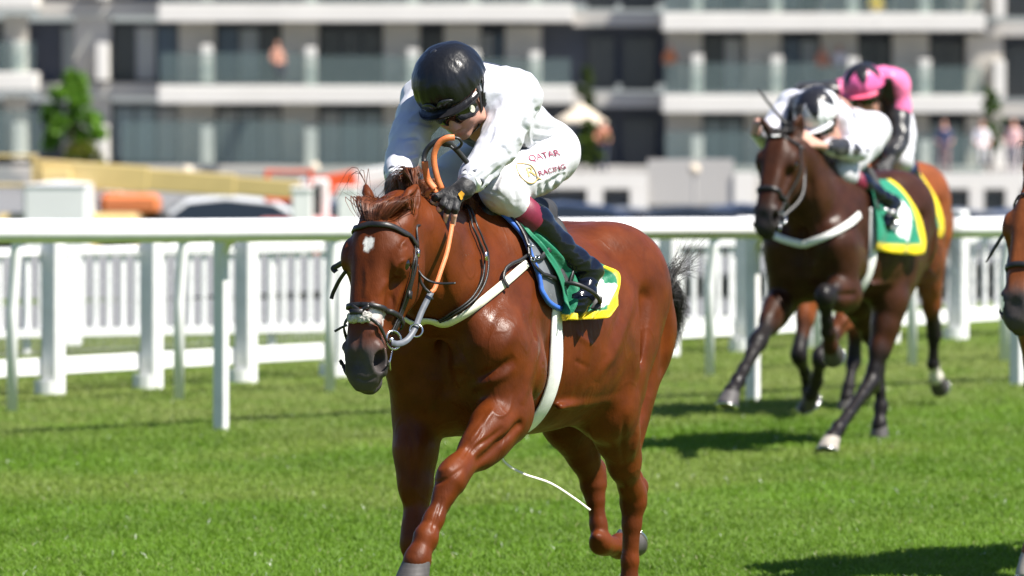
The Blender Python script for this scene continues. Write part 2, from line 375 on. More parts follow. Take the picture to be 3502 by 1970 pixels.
# ------------------------------------------------------------------ ground, grass, rails, fences, buildings
def leafmat(name, base, tr=.35, rough=.55):
    m = bpy.data.materials.new(name); m.use_nodes = True; N = m.node_tree.nodes; Lk = m.node_tree.links.new; N.clear()
    o = N.new('ShaderNodeOutputMaterial'); a = N.new('ShaderNodeAttribute'); a.attribute_name = 'col'; p = N.new('ShaderNodeBsdfPrincipled'); t = N.new('ShaderNodeBsdfTranslucent'); x = N.new('ShaderNodeMixShader'); x.inputs[0].default_value = tr
    p.inputs['Roughness'].default_value = rough; p.inputs['Specular IOR Level'].default_value = .3
    Lk(a.outputs['Color'], p.inputs['Base Color']); Lk(a.outputs['Color'], t.inputs['Color']); Lk(p.outputs[0], x.inputs[1]); Lk(t.outputs[0], x.inputs[2]); Lk(x.outputs[0], o.inputs[0]); return m
def ground_mat():
    m = bpy.data.materials.new('turf'); m.use_nodes = True; N = m.node_tree.nodes; Lk = m.node_tree.links.new; p = N['Principled BSDF']; tc = N.new('ShaderNodeTexCoord')
    def tex(sc, st):
        mp = N.new('ShaderNodeMapping'); mp.inputs['Scale'].default_value = st; mp.inputs['Rotation'].default_value = (0, 0, -.82); Lk(tc.outputs['Object'], mp.inputs[0]); t = N.new('ShaderNodeTexNoise'); t.inputs['Scale'].default_value = sc; t.inputs['Detail'].default_value = 5; Lk(mp.outputs[0], t.inputs[0]); return t.outputs['Fac']
    def mix(f, a, b, lo=.4, hi=.6):
        r = N.new('ShaderNodeMapRange'); r.inputs[1].default_value = lo; r.inputs[2].default_value = hi; Lk(f, r.inputs[0]); x = N.new('ShaderNodeMix'); x.data_type = 'RGBA'; Lk(r.outputs[0], x.inputs['Factor'])
        for s_, v in (('A', a), ('B', b)):
            if isinstance(v, tuple): x.inputs[s_].default_value = v + (1,)
            else: Lk(v, x.inputs[s_])
        return x.outputs['Result']
    c = mix(tex(9, (1, 1, 1)), (.072, .115, .014), (.095, .135, .020)); c = mix(tex(.8, (.35, 1, 1)), c, (.14, .19, .03), .52, .72); c = mix(tex(2.2, (1, 1, 1)), c, (.20, .18, .06), .66, .8); Lk(c, p.inputs['Base Color']); p.inputs['Roughness'].default_value = .9; p.inputs['Specular IOR Level'].default_value = .1
    return m
M['turf'] = ground_mat(); M['blade'] = leafmat('grass_blade', None, .5); M['leaf'] = leafmat('tree_leaf', None, .4)
M['tarmac'] = mat('tarmac', (.17, .17, .17), rough=.9, noise=(3, .2)); M['plastic'] = mat('white_plastic', (.80, .80, .80), rough=.35, spec=.4, noise=(6, .05))
M['white_post'] = mat('white_post', (.72, .72, .71), rough=.55, noise=(8, .08)); M['wire'] = mat('wire', (.45, .45, .46), rough=.5, metal=.5)
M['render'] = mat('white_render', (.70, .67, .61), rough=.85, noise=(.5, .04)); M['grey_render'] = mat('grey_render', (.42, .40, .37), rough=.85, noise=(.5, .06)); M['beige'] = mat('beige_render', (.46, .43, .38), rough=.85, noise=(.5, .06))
M['navy'] = mat('navy_panel', (.050, .058, .080), rough=.6, noise=(.6, .15)); M['frame'] = mat('window_frame', (.035, .038, .042), rough=.5); M['pane'] = mat('window_pane', (.055, .060, .064), rough=.12, spec=.5); M['teal_pane'] = mat('teal_pane', (.27, .32, .32), rough=.2, noise=(2, .2, (8, 1, .1))); M['drape'] = mat('draped_pane', (.36, .36, .34), rough=.3, noise=(2, .2, (8, 1, .1))); M['blue_pane'] = mat('blue_pane', (.07, .10, .14), rough=.15)
M['curtain'] = mat('curtained_pane', (.26, .28, .28), rough=.25, noise=(2.5, .25, (6, 1, .1)))
M['balustrade'] = bpy.data.materials.new('balustrade_glass'); _m = M['balustrade']; _m.use_nodes = True; _N = _m.node_tree.nodes; _N.clear(); _o = _N.new('ShaderNodeOutputMaterial'); _t = _N.new('ShaderNodeBsdfTransparent'); _t.inputs[0].default_value = (.86, .90, .89, 1); _g = _N.new('ShaderNodeBsdfPrincipled'); _g.inputs['Base Color'].default_value = (.30, .38, .37, 1); _g.inputs['Roughness'].default_value = .1; _x = _N.new('ShaderNodeMixShader'); _x.inputs[0].default_value = .16
_m.node_tree.links.new(_t.outputs[0], _x.inputs[1]); _m.node_tree.links.new(_g.outputs[0], _x.inputs[2]); _m.node_tree.links.new(_x.outputs[0], _o.inputs[0])
for n_, c_ in (('yellow', (.50, .38, .16)), ('red', (.62, .09, .025)), ('orange_paint', (.62, .19, .07)), ('car_blue', (.03, .045, .09)), ('car_white', (.75, .75, .75)), ('car_grey', (.16, .17, .19)), ('car_dark', (.02, .022, .028))): M[n_] = mat(n_, c_ + (1,), rough=.3, coat=.3, noise=(4, .05))
M['glass_dark'] = mat('dark_glass', (.02, .025, .03), rough=.06, spec=.6); M['tyre'] = mat('tyre', (.02, .02, .02), rough=.8); M['canvas'] = mat('canvas', (.66, .57, .44), rough=.8, noise=(3, .06)); M['bark'] = mat('bark', (.09, .065, .045), rough=.9, noise=(12, .3)); M['tent'] = mat('tent_sheet', (.66, .66, .67), rough=.7, noise=(1, .04))

def gz(d): return np.interp(d, [0, 74, 106, 400], [0, 0, -1.62, -1.62])
ds = [2, 20, 60, 74, 82, 90, 98, 106, 150, 260, 420, 900]; V = []; F = []
for d in ds: V += [(-900, d, gz(min(d, 400))), (900, d, gz(min(d, 400)))]
F = [(2 * i, 2 * i + 1, 2 * i + 3, 2 * i + 2) for i in range(len(ds) - 1)]
V = [(-900, -60, 0), (900, -60, 0)] + V; F = [(0, 1, 3, 2)] + [tuple(x + 2 for x in f) for f in F]; tag(link('ground', mesh_np('ground', V, F, False), M['turf']), kind='structure')
def strip(name, d0, d1, m, z=.004):
    tag(link(name, mesh_np(name, [(-80, d0, z), (80, d0, z), (80, d1, z), (-80, d1, z)], [(0, 1, 2, 3)], False), m), kind='structure')
DC = np.array([.589, .808, 0]); NCv = np.array([.808, -.589, 0]); OC = np.array([-2.92, 40.5, 0]); rzC = math.atan2(DC[1], DC[0])
def lane(name, a, b_, m): tag(link(name, mesh_np(name, [OC + DC * t - NCv * o + np.array([0, 0, .004]) for t, o in ((-60, a), (90, a), (90, b_), (-60, b_))], [(0, 1, 2, 3)], False), m), kind='structure')
lane('path', 4.4, 11.0, M['tarmac']); strip('road', 58.5, 73.5, M['tarmac']); strip('car_park', 106.5, 400, M['tarmac'], -1.616)
# short turf in front: blades, each bent and tinted on its own
n = 520000; d = 25.0 * (50.0 / 25.0) ** (RNG.random(n) ** 1.30); x = (RNG.random(n) * 2 - 1) * (.0815 * d + .8); k = np.arange(n) > 345000; d[k] = 17 + 34 * RNG.random(k.sum()) ** 1.1; x[k] = (RNG.random(k.sum()) * 2 - 1) * (.0815 * d[k] + 4.5); P0_ = np.stack([x, d], 1)
n1 = fbm(np.stack([x * 1.1 + d * .5, d * .45, x * 0], 1), 3); n2 = fbm(np.stack([x * 5, d * 5, x * 0 + 3], 1), 2); n3 = fbm(np.stack([x * .55, d * .55 - x * .5, x * 0 + 9], 1), 2)
hgt = (.017 + .016 * RNG.random(n)) * (.65 + .7 * n2); ang = RNG.random(n) * 2 * math.pi; lean = (.4 + .9 * RNG.random(n)) * hgt * 1.1; wd = (.0019 + .0013 * RNG.random(n)) * (d / 25) ** 1.1
cx, sx = np.cos(ang), np.sin(ang); wx, wy = -sx * .35 + (RNG.random(n) - .5) * 1.4, cx * .3; L_ = np.sqrt(wx ** 2 + wy ** 2) + 1e-6; wx, wy = wx / L_ * wd, wy / L_ * wd
Vb = np.zeros((n, 5, 3)); mid = np.stack([x + cx * lean * .35, d + sx * lean * .35, hgt * .62], 1); tip = np.stack([x + cx * lean, d + sx * lean, hgt], 1)
Vb[:, 0] = np.stack([x - wx, d - wy, x * 0 - .004], 1); Vb[:, 1] = np.stack([x + wx, d + wy, x * 0 - .004], 1); Vb[:, 2] = mid + np.stack([wx * .8, wy * .8, x * 0], 1); Vb[:, 3] = mid - np.stack([wx * .8, wy * .8, x * 0], 1); Vb[:, 4] = tip
ids = np.arange(n)[:, None] * 5; Fq = (ids + np.array([[0, 1, 2, 3]])); Ft = ids + np.array([[3, 2, 4, 4]])
c = np.array([.128, .235, .020]) * (.75 + .5 * RNG.random(n))[:, None]; k = np.clip((n1 - .48) * 4, 0, 1)[:, None] * .6; c = c * (1 - k) + np.array([.190, .280, .050]) * k * (.7 + .5 * RNG.random(n))[:, None]; k = np.clip((n3 - .56) * 7, 0, 1)[:, None] * .55; c = c * (1 - k * .6) + np.array([.29, .30, .09]) * k * .6
k = (RNG.random(n) < .016); c[k] = np.array([.34, .34, .16]); k = (RNG.random(n) < .0014); c[k] = np.array([.75, .78, .66])
c = c * (.80 + .45 * fbm(np.stack([x * .5 + d * .25, d * .9 - x * .9, x * 0 + 5], 1), 3))[:, None]
far = np.clip((d - 36 - x * .7) / 3.0, 0, 1)[:, None] * (.30 + .5 * np.clip((n2 - .35) * 3, 0, 1))[:, None]; c = c * (1 - far) + np.array([.25, .29, .085]) * far
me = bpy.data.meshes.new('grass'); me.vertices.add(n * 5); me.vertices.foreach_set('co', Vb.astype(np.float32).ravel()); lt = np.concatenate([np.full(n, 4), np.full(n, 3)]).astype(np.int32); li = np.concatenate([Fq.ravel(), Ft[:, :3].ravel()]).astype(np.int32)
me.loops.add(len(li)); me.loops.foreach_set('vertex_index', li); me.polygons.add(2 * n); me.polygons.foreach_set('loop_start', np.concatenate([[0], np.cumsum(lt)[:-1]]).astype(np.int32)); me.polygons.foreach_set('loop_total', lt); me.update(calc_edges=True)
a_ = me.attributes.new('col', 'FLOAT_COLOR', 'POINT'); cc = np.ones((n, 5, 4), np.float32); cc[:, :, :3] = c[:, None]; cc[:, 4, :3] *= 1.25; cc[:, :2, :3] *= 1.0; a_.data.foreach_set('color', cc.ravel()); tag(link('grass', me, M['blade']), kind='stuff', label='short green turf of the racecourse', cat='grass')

def lay(rows, t):
    i = min(max(int(np.searchsorted([r[0] for r in rows], t)) - 1, 0), len(rows) - 2); a, b = rows[i], rows[i + 1]; k = (t - a[0]) / (b[0] - a[0]); return np.array(a[1:]) * (1 - k) + np.array(b[1:]) * k
# running rail: square posts under a broad white rail
DA = np.array([.6816, .7317, 0]); NA = np.array([.7317, -.6816, 0]); OA = np.array([-1.667, 36.43, 0]); rzA = math.atan2(DA[1], DA[0])
ra = thing('running_rail', 'broad white running rail on square posts, nearest the course', 'rail', tuple(OA))
b = MB(); b.tube([DA * t + NA * .14 + np.array([0, 0, 1.152 - .0145 * t + .002 * math.sin(t * 2)]) for t in np.linspace(-9, 18, 60)], .088, 20, True, .76); b.build('rail', M['plastic'], ra, True)
for t in (-7.1, -4.75, -2.4, 0, 2.33, 4.66, 7.31, 9.8, 12.2, 14.6):
    b = MB(); h_ = 1.09 - .0145 * t; b.box(DA * t + np.array([0, 0, h_ / 2 - .02]), (.05, .088, h_ + .04), rzA, .006); b.tube([DA * t + np.array([0, 0, h_ - .1]), DA * t + NA * .05 + np.array([0, 0, h_ - .01]), DA * t + NA * .12 + np.array([0, 0, h_ + .03])], .03, 10); b.build('post', M['white_post'], ra)
# second rail: round posts with a swan neck
rb = thing('running_rail', 'thin white second rail on round swan-necked posts, behind the broad rail', 'rail', (-2.02, 39.9, 0)); o_ = np.array([-2.02, 39.9, 0]); pb = [W(px, py, 2 * FPX / (py - PHY)) for px, py in ((41, 1414), (612, 1373), (1128, 1346), (1590, 1326), (2010, 1309), (2427, 1292), (2800, 1274), (3120, 1255), (3435, 1242))]
pb = [pb[0] * 2 - pb[1]] + pb + [pb[-1] * 2 - pb[-2]]
b = MB(); b.tube(crv([p - o_ + NA * .07 + np.array([0, 0, 1.10 - .017 * i]) for i, p in enumerate(pb)], 60), .05, 14, True, .8); b.build('rail', M['plastic'], rb, True)
for i, p in enumerate(pb):
    q = p - o_; e_ = 1.09 - .017 * i; b = MB(); b.tube([q + np.array([0, 0, -.02]), q + np.array([0, 0, .62]), q + NA * .008 + np.array([0, 0, .70]), q + NA * .035 + np.array([0, 0, e_ - .10]), q + NA * .05 + np.array([0, 0, e_])], .034, 14); b.build('post', M['plastic'], rb, True)
# perimeter fence: concrete posts, kick board, top bar and wire
fc = thing('perimeter_fence', 'white post fence with a solid kick board and wire mesh behind the rails', 'fence', tuple(OC))
for i in range(-3, 17):
    t = i * .985; b = MB(); b.box(DC * t + np.array([0, 0, .50]), (.107, .126, 1.02), rzC, .012); b.tube([DC * t - NCv * .03 + np.array([0, 0, -.02]), DC * t - NCv * .03 + np.array([0, 0, .10])], .10, 14); b.build('post', M['white_post'], fc)
b = MB(); b.box(DC * 6.4 - NCv * .075 + np.array([0, 0, .185]), (19.6, .03, .11), rzC, .006); b.build('kick_board', M['plastic'], fc)
b = MB(); b.box(DC * 6.4 - NCv * .075 + np.array([0, 0, .915]), (19.6, .03, .05), rzC, .006); b.build('top_bar', M['plastic'], fc)
b = MB()
for t in np.arange(-3.2, 16.1, .05): b.box(DC * t - NCv * .06 + np.array([0, 0, .56]), (.0035, .0035, .66), rzC)
for z in np.linspace(.28, .86, 5): b.box(DC * 6.4 - NCv * .062 + np.array([0, 0, z]), (19.6, .004, .004), rzC)
b.build('wire_mesh', M['wire'], fc)
# picket barrier beside the path
fp = thing('picket_fence', 'low white picket barrier along the grey path behind the perimeter fence', 'fence', (0, 48.1, 0), math.atan2(.5, 1))
b = MB()
for xx in np.arange(-6, 8, .108): b.box((xx, 0, .46), (.038, .02, .60), 0, .004)
b.build('pickets', M['plastic'], fp)['kind'] = 'stuff'
b = MB(); b.box((1, -.025, .765), (14.2, .03, .06)); b.box((1, -.025, .17), (14.2, .03, .06)); b.build('rails', M['plastic'], fp)
for xx in np.arange(-5.9, 8, 1.96): b = MB(); b.box((xx, .03, .40), (.06, .04, .80), 0, .006); b.build('post', M['white_post'], fp)
bd = MB().box((0, 0, .36), (.13, .02, .65), 0, .004).build('notice_board', M['plastic'], None); tag(bd, 'narrow white board hanging on the picket barrier at the far left', 'board'); bd.location = (-3.20, 46.43, .04); bd.rotation_euler = (0, 0, math.atan2(.5, 1))

# ------------------------------------------------------------------ apartment block
S2 = 226.0; PPM = FPX / S2; ROLL = .020
ap = thing('apartment_building', 'long white apartment block with slab balconies and glass balustrades', 'building', (0, S2, gz(S2)))
BR = random.Random(3)
def bpx(x0, x1, y0, y1, z0, z1, bev=.0):
    """Box between photo columns and rows on the facade; z0, z1 metres behind its front line."""
    c = lambda x, y: ((x - PCX) / PPM, CAMZ - (y - PHY) / PPM)
    a, t = c(x0, y0); e, f = c(x1, y1); mid = ((a + e) / 2, (z0 + z1) / 2, (t + f) / 2 - gz(S2) - ROLL * ((x0 + x1) / 2 - 540) / PPM); return MB().box(mid, (e - a, z1 - z0, t - f), 0, bev)
def part(name, m, *a, parent=None, **k): return bpx(*a, **k).build(name, M[m], parent or ap)
for fl in range(-1, 3):
    y = fl * 280                                                  # top of this floor's slab
    if fl < 3:
        part('wall', 'navy', -2300, 4300, y + 62, y + 278, 2.6, 3.2)
    for x0, x1 in ((-2300, 125), (540, 1960), (2265, 3368)) if fl < 2 else ((-2300, 4300),):
        part('balcony_slab', 'render' if fl < 2 else 'grey_render', x0, x1, y, y + 60 if fl < 2 else y + 26, 0, 2.59, bev=.03)
    for x0, x1 in ((126, 539), (1961, 2264), (3369, 4300)): 
        if fl < 2: part('floor_edge', 'grey_render', x0, x1, y + 8, y + 56, 1.5, 2.58)
    # wings: piers, dividers, windows
    for xs in ((345, 705, 1060, 1410, 1620, 1830), (2385, 2657, 2918, 3165, 3420), (-2250, -1880, -1500, -1120, -740, -360, 60)):
        for i, xf in enumerate(xs):
            w = 80 if xf > 200 else 40
            part('pier', 'beige', xf - w - 22, xf + 22, y + 61, y + 279, 1.7, 2.55)
            part('divider', 'render', xf - 18, xf + 20, y + 150, y + 279, .25, 1.69, bev=.02)
            if i + 1 < len(xs):
                a, e = xf + 26, xs[i + 1] - w - 26
                if e - a < 60: continue
                fr = part('window_frame', 'frame', a, e, y + 80, y + 278, 2.40, 2.57); k = max(2, int((e - a) / 62)); st = (e - a) / k
                for j in range(k):
                    lit = (j * 7 + i * 3 + fl) % 4; part('pane', (('pane', 'curtain', 'pane', 'blue_pane', 'pane', 'drape', 'pane') if fl < 1 else ('teal_pane', 'drape', 'teal_pane', 'curtain', 'teal_pane', 'drape', 'teal_pane'))[(j * 5 + i * 3 + fl * 2) % 7], a + st * j + 5, a + st * (j + 1) - 5, y + 92, y + 272, 2.36, 2.39, parent=fr)
    for x0, x1 in ((190, 330), (2010, 2110), (2130, 2250), (3450, 3560)):
        fr = part('window_frame', 'frame', x0, x1, y + 90, y + 276, 2.42, 2.57); part('pane', 'curtain' if x0 < 400 else 'pane', x0 + 8, x1 - 8, y + 98, y + 268, 2.37, 2.41, parent=fr)
    if fl < 2:
        for x0, x1 in ((-2290, 118), (548, 1040), (1044, 1600), (1604, 1952), (2273, 2800), (2804, 3360)): part('balustrade', 'balustrade', x0, x1, y - 104, y - 1, .10, .125)
    else:
        for x0, x1 in ((-2290, 150), (420, 1040), (1044, 1600), (1604, 1952), (2273, 2800), (2804, 3360)): part('balustrade', 'balustrade', x0, x1, y - 150, y - 1, -.6, -.575)
part('plinth', 'grey_render', -2300, 4300, 586, 680, -.2, 2.5)

# low white terrace building in front of it
S3 = 150.0; P3 = FPX / S3
tb = thing('terrace_building', 'low white block with square openings in front of the apartments', 'building', (0, S3, gz(S3)))
def t3(x0, x1, y0, y1, z0, z1): cx = ((x0 + x1) / 2 - PCX) / P3; return MB().box((cx, (z0 + z1) / 2, CAMZ - ((y0 + y1) / 2 - PHY) / P3 - gz(S3)), ((x1 - x0) / P3, z1 - z0, (y1 - y0) / P3))
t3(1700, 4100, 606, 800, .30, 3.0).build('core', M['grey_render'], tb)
for x0, x1 in ((1700, 2215), (3180, 4100)): t3(x0, x1, 594, 645, 0, .29).build('lintel', M['render'], tb)
for x0, x1 in ((1700, 1830), (2008, 2062), (2155, 2215), (2510, 2580), (3180, 3240), (3315, 3365), (3440, 3490), (3600, 3650)): t3(x0, x1, 646 if x0 < 2400 or x0 > 3000 else 590, 800, -.02, .28).build('pillar', M['render'], tb)
for x0, x1 in ((1835, 2004), (2066, 2150), (3243, 3312), (3368, 3437), (3493, 3597)): w = t3(x0, x1, 660, 720, .2, .29).build('window', M['frame'], tb); t3(x0 + 5, x1 - 5, 666, 716, .17, .199).build('pane', M['pane'], w)
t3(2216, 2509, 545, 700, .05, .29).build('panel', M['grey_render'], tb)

# ------------------------------------------------------------------ trees and plants
def tree(name, label, px, ytop, ybot, wpx, d, cols, nleaf=2600, cat='tree', lean=0.0, ls=.10, group=None):
    s_ = FPX / d; x0 = (px - PCX) / s_; zt = CAMZ - (ytop - PHY) / s_; zb = CAMZ - (ybot - PHY) / s_; g = gz(d); H_ = zt - g; hw = wpx / s_ / 2; t = thing(name, label, cat, (x0, d, g), 0, group)
    b = MB(); tr = [(0, 0, -.05), (lean * .3, 0, H_ * .35), (lean * .7, .03, H_ * .7), (lean, 0, H_ * .95)]; b.tube(crv(tr, 14), np.linspace(.05 * H_ / 4, .012, 14), 8)
    clumps = []
    for i in range(34):
        k = RNG.random(); z = (zb - g) + (zt - zb) * k; w = hw * (.35 + .75 * math.sin(math.pi * min(1, (k * .85 + .12))) ** .8) * (.55 if k > .8 else 1); a = RNG.random() * 6.28; r = w * RNG.random() ** .5; c_ = np.array([lean * z / H_ + r * math.cos(a), r * math.sin(a) * .8, z]); clumps.append((c_, .16 + .14 * RNG.random(), RNG.random()))
        if i % 3 == 0: b.tube([(lean * z / H_ * .8, 0, z * .8), tuple(c_)], [.022, .006], 5)
    b.build('trunk', M['bark'], t, True); m = nleaf; ci = RNG.integers(0, len(clumps), m); C0 = np.array([c[0] for c in clumps])[ci]; R0 = np.array([c[1] for c in clumps])[ci] * hw / .9; tone = np.array([c[2] for c in clumps])[ci]
    dv = RNG.normal(size=(m, 3)); dv /= np.linalg.norm(dv, axis=1)[:, None]; Pn = C0 + dv * (R0 * RNG.random(m) ** .4)[:, None]; e1 = RNG.normal(size=(m, 3)); e1 /= np.linalg.norm(e1, axis=1)[:, None]; e2 = np.cross(e1, RNG.normal(size=(m, 3))); e2 /= np.linalg.norm(e2, axis=1)[:, None]; sz = (ls * (.6 + .8 * RNG.random(m)))[:, None]
    Vl = np.stack([Pn - e1 * sz, Pn + e2 * sz * .5, Pn + e1 * sz, Pn - e2 * sz * .5], 1).reshape(-1, 3); cl = np.array(cols[0]) * (1 - tone[:, None]) + np.array(cols[1]) * tone[:, None]; cl = cl * (.7 + .6 * RNG.random(m))[:, None]
    link('crown', mesh_np('crown', Vl, np.arange(4 * m).reshape(m, 4), False, np.repeat(cl, 4, 0)), M['leaf'], t); return t
tree('small_tree', 'bright green young tree before the left end of the apartments', 245, 258, 545, 190, 214, ((.08, .20, .015), (.16, .32, .03)), 4200, ls=.15)
tree('climbing_shrub', 'thin dark green shrub beside the beige parasol', 1985, 225, 420, 62, 220, ((.04, .07, .015), (.07, .10, .02)), 1000, 'shrub', .2)
tree('garden_shrub', 'low green bush under the beige parasol', 2020, 418, 560, 110, 205, ((.05, .09, .01), (.09, .14, .015)), 1400, 'shrub')
tree('slender_tree', 'slender green tree at the right end of the apartments', 3385, 305, 520, 90, 216, ((.05, .11, .015), (.08, .15, .02)), 1600)
tree('garden_shrub', 'yellow-green bush at the foot of the young tree', 290, 500, 590, 130, 210, ((.10, .13, .01), (.18, .17, .02)), 1200, 'shrub')

# ------------------------------------------------------------------ parasol, vehicles and machines on the far side
def at(px, py, d): return W(px, py, d)
pz = thing('parasol', 'open beige garden parasol on the apartment terrace', 'parasol', tuple(at(1985, 415, 207) * np.array([1, 1, 0]) + np.array([0, 0, gz(207)])))
h0 = at(1985, 352, 207)[2] - gz(207); h1 = at(1985, 414, 207)[2] - gz(207); K = 8; V = [(0, 0, h0)] + [(.86 * math.cos(2 * math.pi * k / K), .86 * math.sin(2 * math.pi * k / K), h1) for k in range(K)] + [(.86 * math.cos(2 * math.pi * k / K), .86 * math.sin(2 * math.pi * k / K), h1 - .10) for k in range(K)]
o = link('canopy', mesh_np('canopy', V, [(0, 1 + k, 1 + (k + 1) % K) for k in range(K)] + [(1 + k, 9 + k, 9 + (k + 1) % K, 1 + (k + 1) % K) for k in range(K)], False), M['canvas'], pz); MB().tube([(0, 0, 0), (0, 0, h0)], .03, 8).build('pole', M['frame'], pz)

def car(label, px, ytop, d, paint, rz=0.0, kind=0, group=None):
    """A parked car along the view's cross direction; body profile swept across its width."""
    w = at(px, ytop, d); Hc = (1.45, 1.95)[kind]; g = w[2] - Hc; t = thing('parked_car' if kind == 0 else 'parked_van', label, 'car' if kind == 0 else 'van', (w[0], d, g), rz, group)
    if kind == 0: prof = [(-2.15, .30), (-2.2, .62), (-2.05, .86), (-1.35, .95), (-.75, 1.38), (-.1, 1.45), (.75, 1.36), (1.45, .96), (2.0, .90), (2.15, .65), (2.15, .30)]
    else: prof = [(-2.5, .35), (-2.55, .9), (-2.35, 1.1), (-1.75, 1.2), (-1.2, 1.85), (-.6, 1.95), (2.4, 1.92), (2.5, 1.7), (2.5, .35)]
    n_ = len(prof); b = MB(); V = []
    for y, s_ in ((-.86, .0), (-.80, 1.0), (.80, 1.0), (.86, .0)):
        for x_, z_ in prof: V.append((x_ * (.985 if not s_ else 1), y * (1 - .16 * max(0, z_ - .9)), z_ - (.02 if not s_ else 0)))
    F = [(r * n_ + i, r * n_ + (i + 1) % n_, (r + 1) * n_ + (i + 1) % n_, (r + 1) * n_ + i) for r in range(3) for i in range(n_)] + [tuple(range(n_ - 1, -1, -1)), tuple(range(3 * n_, 4 * n_))]
    b.add(V, F); bo = b.build('body', M[paint], t)
    for y in (-1, 1):
        gp_ = ([(-1.22, .98), (-.72, 1.33), (-.1, 1.39), (.7, 1.31), (1.28, .98)] if kind == 0 else [(-1.62, 1.25), (-1.12, 1.80), (-.3, 1.82), (-.3, 1.25)]); V = [(x_, y * (.868 * (1 - .16 * max(0, z_ - .9)) + .006), z_) for x_, z_ in gp_]; link('side_window', mesh_np('side_window', V, [tuple(range(len(V)))[::-y]], False), M['glass_dark'], t)
        for x_ in ((-1.35, 1.35) if kind == 0 else (-1.6, 1.5)):
            q = MB(); q.tube([(x_, y * .62, .32), (x_, y * .885, .32)], .32, 18); wl = q.build('wheel', M['tyre'], t); MB().tube([(x_, y * .80, .32), (x_, y * .893, .32)], .19, 12).build('rim', M['steel'], wl)
    V = [(x_, y, z_) for x_, z_ in (((-1.40, .97), (-.80, 1.375)) if kind == 0 else ((-1.78, 1.22), (-1.24, 1.83))) for y in (-.66, .66)]; V = [(a - .02, b_, c_ + .02) for a, b_, c_ in V]; link('windscreen', mesh_np('windscreen', V, [(0, 1, 3, 2)], False), M['glass_dark'], t)
    for y in (-.6, .6): MB().box((-2.16 if kind == 0 else -2.52, y, .70), (.10, .30, .14), 0, .03).build('headlight', M['steel'], t)
    return t
gc = 'cars parked beyond the fences'
car('white pickup-like car parked left of the leading horse', 790, 668, 108, 'car_white', .05)
car('dark blue car parked behind the white gateposts', 1010, 676, 112, 'car_blue', .0, 0, gc)
car('dark blue car just right of the leading jockey', 1945, 690, 112, 'car_blue', .02, 0, gc)
car('silver grey car, second to the right of the leading jockey', 2150, 706, 113, 'car_grey', .0, 0, gc)
car('black car in the gap between the two horses', 2370, 704, 112, 'car_dark', .0, 0, gc)
car('navy car behind the dark bay horse\'s head', 2560, 696, 114, 'car_blue', .0, 0, gc)
car('grey-blue car at the right edge of the photo', 3300, 712, 113, 'car_grey', .0, 0, gc)
car('dark car beside the grey-blue car at the right edge', 3490, 712, 114, 'car_blue', .0, 0, gc)

def boom(label, a, b_, d, m1, m2, r=.15, stripes=False):
    A_, B_ = at(*a, d), at(*b_, d); g = gz(d); o_ = np.array([A_[0], d, g]); t = thing('boom_lift', label, 'machine', tuple(o_)); A_, B_ = A_ - o_, B_ - o_; L = B_ - A_; ang = math.atan2(L[2], L[0]); ln = np.linalg.norm(L)
    for i, (s0, s1, rr) in enumerate(((0, .42, 1.0), (.40, .75, .86), (.73, 1.0, .72))):
        q = MB(); q.box((0, 0, 0), (ln * (s1 - s0), r * 1.6 * rr, r * 2 * rr), 0, .02); me = q.mesh('boom_section'); o = link('boom_section', me, M[m1] if not (stripes and i == 1) else M[m2], t); p = A_ + L * (s0 + s1) / 2; o.location = p; o.rotation_euler = (0, -ang, 0)
    q = MB(); q.box(B_ + np.array([.25, 0, -.15]), (.12, .5, .5), 0, .02); q.tube([B_ + np.array([0, 0, 0]), B_ + np.array([.25, 0, -.1])], .06, 8); q.build('knuckle', M['tyre'], t)
    c = A_ + L * .12; q = MB(); q.box((c[0], 0, .85), (2.2, 1.6, .7), 0, .08); q.build('chassis', M[m1], t)
    q = MB(); q.box((c[0] - .2, 0, (1.2 + c[2]) / 2), (.5, .6, max(.3, c[2] - 1.0)), 0, .04); q.build('turret', M[m2], t)
    for x_ in (-.8, .8):
        for y_ in (-.75, .75): MB().tube([(c[0] + x_, y_ - .15, .42), (c[0] + x_, y_ + .15, .42)], .42, 16).build('wheel', M['tyre'], t)
    q = MB(); e = A_ + np.array([-.35, 0, .0])
    for z_ in (-.2, .25): q.tube([e + np.array([x_, y_, z_]) for x_, y_ in ((-.4, -.4), (.3, -.4), (.3, .4), (-.4, .4), (-.4, -.4))], .03, 6)
    for x_, y_ in ((-.4, -.4), (.3, -.4), (.3, .4), (-.4, .4)): q.tube([e + np.array([x_, y_, -.2]), e + np.array([x_, y_, .25])], .03, 6)
    q.box(e + np.array([-.05, 0, -.2]), (.7, .8, .05)); q.build('basket', M[m1], t); return t
boom('long yellow boom lift lying low behind the left of the rail', (130, 588), (1030, 650), 98, 'yellow', 'yellow', .20)
boom('red boom lift with a pale boom rising behind the leading jockey\'s arm', (1075, 640), (1420, 575), 101, 'red', 'car_white', .15, True)
tr = thing('orange_tractor', 'small orange tractor parked under the yellow boom', 'machine', (at(415, 700, 100)[0], 100, gz(100))); zt = at(0, 655, 100)[2] - gz(100)
MB().box((-.52, 0, zt - .18), (.22, .7, .55), 0, .04).build('rear_box', M['orange_paint'], tr); MB().box((.15, 0, zt - .20), (.95, .8, .34), 0, .08).build('bonnet', M['orange_paint'], tr); MB().box((-.15, 0, zt + .06), (.35, .6, .22), 0, .05).build('seat', M['car_white'], tr); MB().tube([(-.62, 0, zt + .02), (-.62, 0, zt + .16)], .08, 8).build('exhaust', M['tyre'], tr); MB().box((.1, 0, zt * .45), (1.3, .5, zt * .7), 0, .05).build('chassis', M['tyre'], tr)
